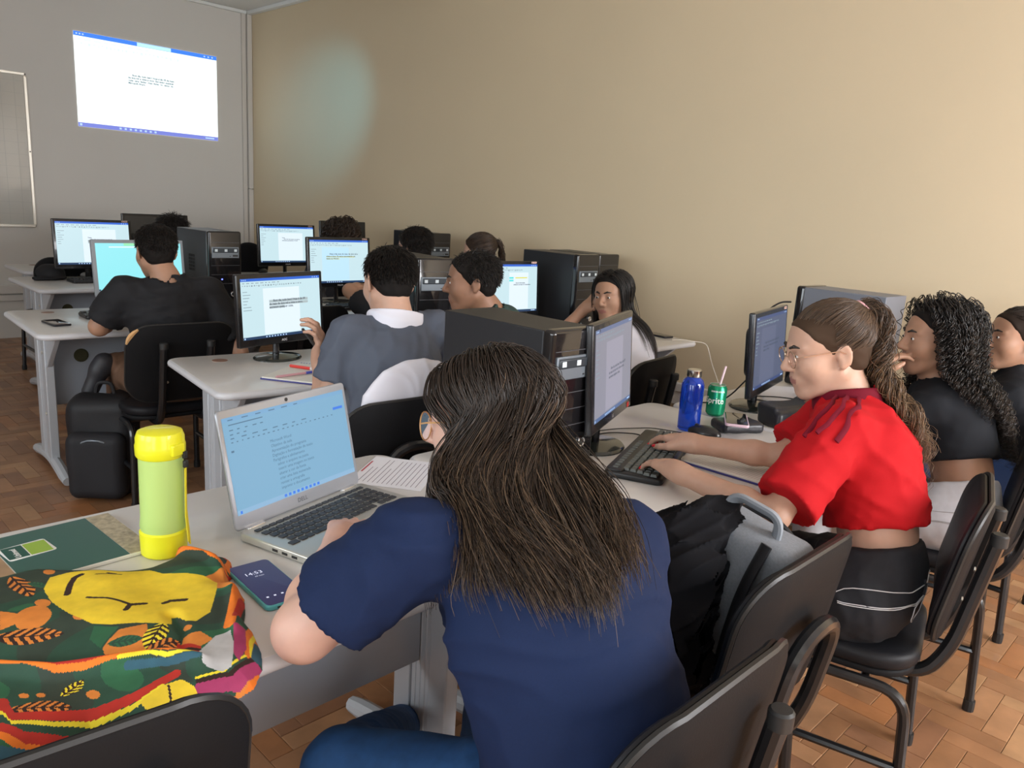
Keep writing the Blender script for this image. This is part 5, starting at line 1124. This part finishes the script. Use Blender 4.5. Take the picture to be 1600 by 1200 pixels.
def glasses(pd, m, rx=.024, rz=.019, lens=None):
    H, F0, sc = pd['H'], pd['F'], pd['sc']
    def w(x, y, z): return tuple(H+F0 @ (V3(x, y, z)*sc))
    b = MB()
    for q in (-1, 1):
        b.tube([w(q*.034+rx*math.cos(a), .1015-abs(rx*math.cos(a)*q+.0)*.05, -.002+rz*math.sin(a)) for a in [2*PI*k/20 for k in range(21)]], .0013, 6)
        b.tube([w(q*.057, .100, .006), w(q*.074, .085, .010), w(q*.081, .0, .010), w(q*.080, -.025, -.006)], .0015, 6)
    b.tube([w(-.011, .103, .002), w(0, .106, .005), w(.011, .103, .002)], .0013, 6)
    fr_ = b.build('glasses', m, pd['t'])
    for q in (-1, 1):
        b = MB(); b.add([w(q*.034+rx*.95*math.cos(a), .1005, -.002+rz*.95*math.sin(a)) for a in [2*PI*k/20 for k in range(20)]], [tuple(range(20))]); b.build('lens', lens or mat('lens_clear', (.95, .95, .95), .02, trans=.95, alpha=.25), fr_, smooth=False)
SK_P = skin('pale', (.60, .36, .28)); SK_L = skin('light', (.52, .31, .22)); SK_T = skin('tan', (.40, .22, .14)); SK_B = skin('brown', (.30, .155, .095))
rs = np.random.RandomState(11)
# 1 -- woman in navy T-shirt, foreground
H1 = D(762, 655, 1.33)
P1 = person('woman in navy T-shirt with long dark hair and glasses, typing on the laptop', H1, look(-32, -9, 4), (.845, .615), 14,
    [(.545, .925, .782), (.735, 1.125, .800), (.835, 1.235, .782)], [(.985, .86, .78), (.965, 1.08, .78), (.93, 1.22, .775)],
    legs=dict(knees=[(.62, .93, .505), (1.03, .99, .50)], ankles=[(1.12, 1.40, .085), (1.12, 1.12, .085)], toes=[az(-62), az(5)]),
    wid=1.14, fem=True, skinm=SK_P, shirt=mat('tee_navy', (.0065, .016, .056), .85, spec=.3, noise=(300, .12, 2), bump=(500, .1, .001)), pants=mat('denim_blue', (.010, .055, .16), .8, noise=(60, .3, 4)), sleeve=.66, res=.0042, cres=.007, nails=True, slouch=.06, foldamp=.006, seed=1, shw=.020, nbo=(-.075, -.115, .035), drop=.035, sro=(-.035, -.035, -.045), shoes=mat('sneaker_white', (.62, .62, .60), .5), brows=False, handcurl=14)
hair_cap(P1['H'], P1['F'], 1, .010, .004, HD[0], P1['t'], .002, -.005)
def sheet_hair(pd, rs, n, way, end, vol, K=40, slide=.9):
    """long straight hair: from the scalp over the back of the head, through way(u), to end(u); u runs from the left to the right side"""
    H, F0 = pd['H'], pd['F']; d = scalp(n, rs, hair_region); u = np.clip(np.arctan2(d[:, 0], -d[:, 1])/2.3, -1, 1); t0 = pd['t0']
    def curve(tab, u):
        tab = [np.array(D(*q_))-t0 for q_ in tab]; x = (u+1)/2*(len(tab)-1); i = np.minimum(x.astype(int), len(tab)-2); f = (x-i)[:, None]; T = np.array(tab); return T[i]*(1-f)+T[i+1]*f
    A = H+(HC0+d*HR*1.04) @ F0.T; dn = F0.T @ V3(0, 0, -1)
    e = d+np.stack([.55*np.sign(d[:, 0])*np.clip(d[:, 1]+.5, 0, 1), -.45*np.clip(d[:, 1]+.6, 0, 1.2), np.zeros(n)], 1)+dn*slide; e /= np.linalg.norm(e, axis=1, keepdims=True); e2 = d*.55+e*.6; e2 /= np.linalg.norm(e2, axis=1, keepdims=True)
    lift = rs.rand(n)[:, None]*vol
    B1 = H+(HC0+e2*HR*(1.10+lift*1.2)) @ F0.T; B2 = H+(HC0+e*HR*(1.12+lift*2.0)) @ F0.T
    j1 = rs.normal(size=(n, 3))*.012; C = curve(way, u)+j1; E = curve(end, u)+j1*1.5+rs.normal(size=(n, 3))*np.array([.012, .012, .028])
    pts = np.stack([A-(B1-A)*.3, A, B1, B2, C, E, E+(E-C)*.3], 1); out = []
    for s_ in range(1, 5):
        p0, p1, p2, p3 = (pts[:, s_-1+k] for k in range(4))
        for t in np.linspace(0, 1, K//4, endpoint=s_ == 4):
            out.append(.5*((2*p1)+(-p0+p2)*t+(2*p0-5*p1+4*p2-p3)*t*t+(-p0+3*p1-3*p2+p3)*t**3))
    S = np.stack(out, 1); off = .005+.018*rs.rand(n)
    for k in range(2, S.shape[1]):
        P = S[:, k]
        for _ in range(3):
            dd, gr = pd['col'].grad(P); P = P+gr*np.clip(off-dd, 0, .04)[:, None]
        S[:, k] = P
    for _ in range(3): S[:, 1:-1] = (S[:, :-2]+2*S[:, 1:-1]+S[:, 2:])/4
    return S
S = sheet_hair(P1, rs, 5200, [(688, 735, 1.24), (735, 775, 1.16), (800, 780, 1.12), (870, 770, 1.12), (938, 755, 1.15)], [(722, 860, 1.10), (800, 895, 1.05), (868, 915, 1.03), (935, 908, 1.03), (972, 880, 1.05)], .10)
S = clump(S, rs, 170, .55, 1.6); o = tubes(S, taper(len(S), S.shape[1], .0010, rs), HD, 'hair', P1['t'], strandmix(len(S), S.shape[1], rs, .68)); o['kind'] = 'stuff'
glasses(P1, mat('glasses_amber', (.55, .30, .12), .3), .027, .024)
# 2 -- woman in red jersey
H2 = D(1292, 546, 1.95)
M_red = mat('jersey_red', (.43, .006, .010), .85, spec=.25, noise=(400, .08, 2), bump=(700, .08, .001)); M_dred = mat('jersey_trim', (.13, .004, .014), .8, spec=.2)
P2 = person('woman in red football jersey with a wavy ponytail, typing at the keyboard', H2, look(-46, -14, 0), (1.915, .60), -18,
    [(1.610, .715, .770), (1.612, .972, .796), (1.690, 1.160, .778)], [(1.955, .875, .800), (1.835, 1.075, .805), (1.880, 1.265, .780)],
    wid=1.0, fem=True, skinm=SK_L, shirt=M_red, pants=mat('denim_black', (.010, .011, .015), .8, noise=(80, .3, 4)), sleeve=.84, hem=.34, res=.0045, cres=.0075, nails=True, slouch=.045, seed=2, collar=M_dred, shw=.022, nbz=.14, eyes=True, aw=.84, handcurl=20, foldamp=.010, nbo=(.01, -.02, 0))
def shoulder_pt(pd, t, dy): return pd['SL']+(pd['EL']-pd['SL'])*t+pd['fw']*dy+V3(0, 0, .06)
for dy in (-.030, -.004, .022): strip(P2, P2['ss'], [P2['nb']-P2['lat']*.075+P2['fw']*dy*1.0+V3(0, 0, .03), shoulder_pt(P2, .0, dy), shoulder_pt(P2, .38, dy)+V3(0, 0, -.01)], .0068, M_dred, 'shoulder_stripe', off=.003, it=6)
M_thr = mat('thread_white', (.6, .6, .62), .6)
def jeans_detail(pd, m, light):
    Pv, L, lat, fw = pd['Pv'], pd['L'], pd['lat'], pd['fw']; bk = -fw*.2
    for h_ in (.165, .075, .065): strip(pd, pd['ps'], [Pv+L*h_-lat*.22+fw*.05, Pv+L*h_-lat*.14+bk, Pv+L*(h_-.01)+bk, Pv+L*h_+lat*.14+bk, Pv+L*h_+lat*.22+fw*.05], .0012, m, 'stitching', 1, 12, off=.0012)
    for q in (-1, 1): strip(pd, pd['ps'], [Pv+L*.05+lat*q*.035+bk, Pv-V3(0, 0, .03)+lat*q*.03+bk, Pv-V3(0, 0, .07)+lat*q*.07+bk, Pv-V3(0, 0, .04)+lat*q*.12+bk, Pv+L*.03+lat*q*.13+bk, Pv+L*.05+lat*q*.035+bk], .0012, m, 'pocket_stitching', 1, 10)
    for q in (-.075, .075): strip(pd, pd['ps'], [Pv+L*.19+lat*q+bk, Pv+L*.08+lat*q+bk], .006, light, 'belt_loop', .5, 8)
jeans_detail(P2, M_thr, mat('denim_black', (.010, .011, .015), .8))
hair_cap(P2['H'], P2['F'], 1, .006, .004, HBR[0], P2['t'], .0015, .003, low=-.05)
def ponytail(pd, rs, mats, tie, n, ln, flow, amp, wl, n2=1600, r=.0010, vol=.02, tip=.45, tiem=None, spread=.02, groups=50, stiff=.66, start=.05):
    """scalp strands combed to the tie (head space), then a tail from it"""
    H, F0, sc = pd['H'], pd['F'], pd['sc']; td = np.array(tie); K = 12
    d = scalp(n2, rs, hair_region); e = nrm((td-HC0)/HR); S = []
    for t in np.linspace(0, 1, K):
        q = d*(1-t)+e*t; q /= np.linalg.norm(q, axis=1, keepdims=True)+1e-9; S.append(HC0+q*(HR*(1.10+.04*math.sin(t*PI)+.06*t))+rs.normal(size=(n2, 3))*.0006)
    S = np.stack(S, 1)*sc; S = H+S @ F0.T; o = tubes(S, taper(n2, K, r, rs), mats, 'hair', pd['t'], strandmix(n2, K, rs, 2)); o['kind'] = 'stuff'
    T0 = H+F0 @ (td*sc); P = T0+rs.normal(size=(n, 3))*.008; V = np.tile(F0 @ nrm(td-HC0)+V3(0, 0, -.25), (n, 1))+rs.normal(size=(n, 3))*.22; V /= np.linalg.norm(V, axis=1, keepdims=True); g = nrm(flow); St = [P.copy()]; st = ln*rs.uniform(.6, 1.05, n)/30; of = .006+vol*rs.rand(n)
    for i in range(30):
        V = V*stiff+g*(1-stiff)+rs.normal(size=(n, 3))*spread*.15; V /= np.linalg.norm(V, axis=1, keepdims=True); P = P+V*st[:, None]
        dd, gr = pd['col'].grad(P); m = dd < of; P = np.where(m[:, None], P+gr*np.clip(of-dd, 0, .03)[:, None], P); V = P-St[-1]; V /= np.linalg.norm(V, axis=1, keepdims=True)+1e-9; St.append(P.copy())
    S = np.stack(St, 1); S = clump(S, rs, groups, .6, .8); S = curls(resamp(S, 44), rs, amp, wl, groups, start); o = tubes(S, taper(n, 44, r, rs), mats, 'ponytail', pd['t'], strandmix(n, 44, rs, tip)); o['kind'] = 'stuff'
    b = MB(); ax = F0 @ nrm(td-HC0); Ft = frm(ax, (0.1, .2, 1)); b.tube([tuple(T0+Ft[:, 0]*.020*math.cos(a)+Ft[:, 2]*.020*math.sin(a)) for a in [2*PI*k/16 for k in range(17)]], .0075, 8); b.build('hair_tie', tiem or mat('scrunchie_pink', (.62, .34, .36), .8), pd['t'])
ponytail(P2, rs, HBR, (0, -.098, .085), 1300, .50, (-.06, -.0, -1), .013, .085, vol=.035, stiff=.60, spread=.05, n2=2400)
glasses(P2, mat('glasses_gold', (.55, .38, .28), .25, metal=.7), .023, .021)
# 3 -- curly woman in crop top
H3 = D(1462, 530, 2.52)
P3 = person('woman in black crop top with long dark curls, hand at her chin', H3, look(-42, -2, 0), (2.68, .61), -12,
    [(2.50, .90, .775), (2.585, .905, .945), (2.640, .86, 1.01), (-.4, .5, .4)], [(2.90, .86, .78), (2.80, 1.06, .785), (2.74, 1.2, .775)],
    fem=True, skinm=SK_T, shirt=mat('top_black', (.010, .011, .014), .85, spec=.25, bump=(300, .1, .001)), pants=mat('denim_light', (.55, .56, .60), .8, noise=(60, .12, 4)), sleeve=1.5, hem=.40, res=.006, cres=.008, slouch=.04, seed=3, wid=.95, eyes=True, aw=.86, neckline=.05, handcurl=30, nbz=.15)
jeans_detail(P3, mat('thread_grey', (.35, .34, .34), .7), mat('denim_light', (.55, .56, .60), .8))
hair_cap(P3['H'], P3['F'], 1, .008, .005, HB[0], P3['t'], .002, .003)
S = fall(P3['H'], P3['F'], 1, P3['col'], 1500, .44, rs, flow=(.10, -.22, -1), steps=30, off=.006, vol=.045, stiff=.64, lift=.0, back=.8, ta=.35)
S = curls(resamp(clump(S, rs, 120, .7, .8), 60), rs, .010, .034, 120, .12); o = tubes(S, taper(len(S), 60, .0014, rs), HB, 'hair', P3['t'], strandmix(len(S), 60, rs, .7)); o['kind'] = 'stuff'
# 4 -- woman at the right edge
H4 = D(1588, 530, 2.86)
P4 = person('woman in black at the right edge of the picture with hair tied back', H4, look(-44, 2, 0), (3.29, .61), -10,
    [(3.10, .80, .78), (3.06, .92, .785), (3.08, 1.03, .775)], [(3.50, .80, .78), (3.42, .92, .785), (3.38, 1.03, .775)],
    fem=True, skinm=SK_T, shirt=mat('top_black', (.010, .011, .014), .6), pants=mat('denim_mid', (.03, .07, .20), .8), sleeve=1.5, res=.006, cres=.009, seed=4, eyes=True, wid=.95, nbz=.15)
hair_cap(P4['H'], P4['F'], 1, .007, .005, HD[0], P4['t'], .0015, .003); ponytail(P4, rs, HD, (0, -.115, -.005), 350, .30, (0, -.1, -1), .004, .1, n2=900, r=.0014, tiem=mat('tie_black', (.01, .01, .01), .8))
b = MB(); b.lathe([(.004, 0), (.004, .003)], 10, M=Matrix.Translation(Vector(P4['H']+P4['F'] @ V3(-.083, -.002, -.036)))); b.build('earring', mat('gold', (.8, .55, .2), .25, metal=1), P4['t'])
# 5 -- girl in white
H5 = D(957, 463, 3.62)
P5 = person('girl in white T-shirt with long straight black hair, looking back towards us', H5, look(-97, -3, 5), (2.80, 2.03), -25,
    [(2.735, 2.43, .79), (2.865, 2.345, .955), (2.895, 2.285, 1.035), (-.7, .4, .3)], [(3.05, 2.20, .78), (3.12, 2.40, .785), (3.10, 2.55, .775)],
    fem=True, skinm=SK_T, shirt=mat('tee_white', (.74, .73, .80), .8), pants=mat('denim_mid', (.03, .07, .20), .8), sleeve=.6, res=.0055, cres=.009, seed=5, wid=.9, aw=.88, eyes=True, slouch=.06, handcurl=35, nbz=.13, sc=.97)
hair_cap(P5['H'], P5['F'], .97, .007, .005, HB[0], P5['t'], .001, -.002)
S = fall(P5['H'], P5['F'], .97, P5['col'], 1700, .48, rs, flow=(.12, -.10, -1), steps=30, off=.006, vol=.016, stiff=.72, lift=.1, back=.35); S = clump(S, rs, 90, .35); o = tubes(S, taper(len(S), S.shape[1], .0015, rs), HB, 'hair', P5['t'], strandmix(len(S), S.shape[1], rs, .8)); o['kind'] = 'stuff'
# 6 -- man in green
H6 = D(737, 440, 3.10)
P6 = person('man in dark green shirt seen in profile, leaning towards his neighbour', H6, look(-52, -6, 0), (2.19, 2.03), -22,
    [(1.99, 2.28, .79), (2.02, 2.48, .785), (2.08, 2.63, .775)], [(2.50, 2.30, .80), (2.52, 2.50, .785), (2.45, 2.62, .775)],
    skinm=SK_B, shirt=mat('shirt_green', (.030, .065, .058), .75), pants=mat('trousers_dark', (.03, .03, .04), .8), res=.0055, cres=.009, seed=6, eyes=True, nbo=(.045, -.02, 0))
short_hair(P6['H'], P6['F'], 1, P6['t'], HB, rs, 2600, .020, .012, .9, top=1.3)
# 7 -- man in grey
H7 = D(607, 440, 2.62)
P7 = person('man in grey T-shirt with a white collar, holding a black pen', H7, look(10, -16, 3), (1.475, 1.985), 8,
    [(1.335, 2.135, .735), (1.372, 2.235, .868), (1.352, 2.215, .965), (.6, -.6, .2)], [(1.80, 2.20, .76), (1.74, 2.42, .785), (1.68, 2.56, .775)],
    skinm=SK_L, shirt=mat('tee_grey', (.085, .10, .135), .75), pants=mat('trousers_dark', (.03, .03, .04), .8), res=.005, cres=.008, seed=7, collar=mat('cotton_white', (.74, .74, .82), .8), collar_r=.100, handcurl=38, nbo=(0, -.01, 0), foldamp=.007)
short_hair(P7['H'], P7['F'], 1, P7['t'], HB, rs, 3200, .022, .007, .30, top=1.1, low=-.05)
a_ = np.array((1.352, 2.215, .955)); pen('black pen held up by the man in grey', tuple(D(472, 513, 2.6)), tuple(D(492, 540, 2.6)), M_cap, M_cap, .005)
# 8 -- man in black
H8 = D(243, 393, 3.44)
P8 = person('man in black T-shirt seen from behind, one ankle on his knee', H8, look(2, -10, 0), (1.40, 3.53), 18,
    [(1.13, 3.63, .79), (1.26, 3.84, .788), (1.36, 3.97, .775)], [(1.635, 3.36, .68), (1.62, 3.56, .63), (1.60, 3.68, .60)],
    legs=dict(knees=[(1.30, 3.92, .50), (1.64, 3.90, .585)], ankles=[(1.30, 3.95, .085), (1.235, 3.83, .575)], toes=[az(0), (-.30, .10, -.75)]),
    skinm=SK_T, shirt=mat('tee_black', (.008, .008, .010), .8), pants=mat('trousers_brown', (.16, .085, .05), .8), sleeve=.78, res=.006, cres=.009, seed=8, wid=1.05, nbo=(.02, -.03, 0))
short_hair(P8['H'], P8['F'], 1, P8['t'], HB, rs, 2400, .014, .009, .35, top=1.3)
# 9..13 -- far students
def far(label, px, py, dep, hd, seat, shirt, skn, seed, sc=1.0, **k):
    x, y = seat; return person(label, D(px, py, dep), hd, seat, 0, [(x-.22, y+.18, .78), (x-.15, y+.40, .785), (x-.10, y+.54, .775)], [(x+.22, y+.18, .78), (x+.15, y+.40, .785), (x+.10, y+.54, .775)], skinm=skn, shirt=shirt, pants=mat('trousers_dark', (.03, .03, .04), .8), res=.009, cres=.013, seed=seed, brows=False, sc=sc, **k)
MBK = mat('tee_black', (.008, .008, .010), .8); MGR = mat('tee_dim', (.05, .05, .06), .8)
P9 = far('far student with black curls before the switched-off monitor', 268, 366, 5.2, look(0, -8), (2.13, 5.20), MBK, SK_B, 9)
short_hair(P9['H'], P9['F'], 1, P9['t'], HB, rs, 2200, .035, .022, 1.6, top=1.3, h=.007)
P10 = far('far student with shoulder-length brown curls', 533, 371, 5.7, look(4, -5), (3.23, 4.93), MGR, SK_T, 10, fem=True)
hair_cap(P10['H'], P10['F'], 1, .022, .008, HD[1], P10['t'], .003)
S = fall(P10['H'], P10['F'], 1, P10['col'], 900, .27, rs, flow=(0, -.05, -1), steps=20, off=.016, vol=.035, stiff=.8, lift=.3, back=.3); S = curls(resamp(S, 36), rs, .010, .05, 80); o = tubes(S, taper(len(S), 36, .0024, rs), [HD[1], HD[1], HBR[0]], 'hair', P10['t'], strandmix(len(S), 36, rs, .5)); o['kind'] = 'stuff'
P11 = far('dark-haired student in the back row', 647, 387, 4.65, look(-10, -10), (2.93, 3.62), MGR, SK_T, 11)
short_hair(P11['H'], P11['F'], 1, P11['t'], HB, rs, 1800, .026, .016, .6, top=1.1, h=.007)
P12 = far('student with a reddish brown ponytail near the long wall', 748, 394, 4.9, look(-25, -8), (3.42, 3.60), MGR, SK_L, 12, fem=True)
hair_cap(P12['H'], P12['F'], 1, .007, .006, HD[1], P12['t'], .0015); ponytail(P12, rs, [HD[1], HBR[0], HBR[0]], (.03, -.105, .055), 350, .26, (.15, -.05, -1), .006, .07, n2=900, r=.0016, stiff=.7)
P13 = person('student bent low, only one bare elbow showing left of the man in grey', D(622, 452, 4.35), look(15, -45), (2.47, 3.32), 5, [(2.475, 3.725, .895), (2.66, 3.78, .90), (2.76, 3.76, .93)], [(2.86, 3.60, .80), (2.78, 3.86, .79), (2.72, 3.98, .775)], skinm=SK_T, shirt=MBK, pants=mat('trousers_dark', (.03, .03, .04), .8), res=.008, cres=.012, seed=13, brows=False)
short_hair(P13['H'], P13['F'], 1, P13['t'], HB, rs, 900, .02, .010, .5, h=.007)
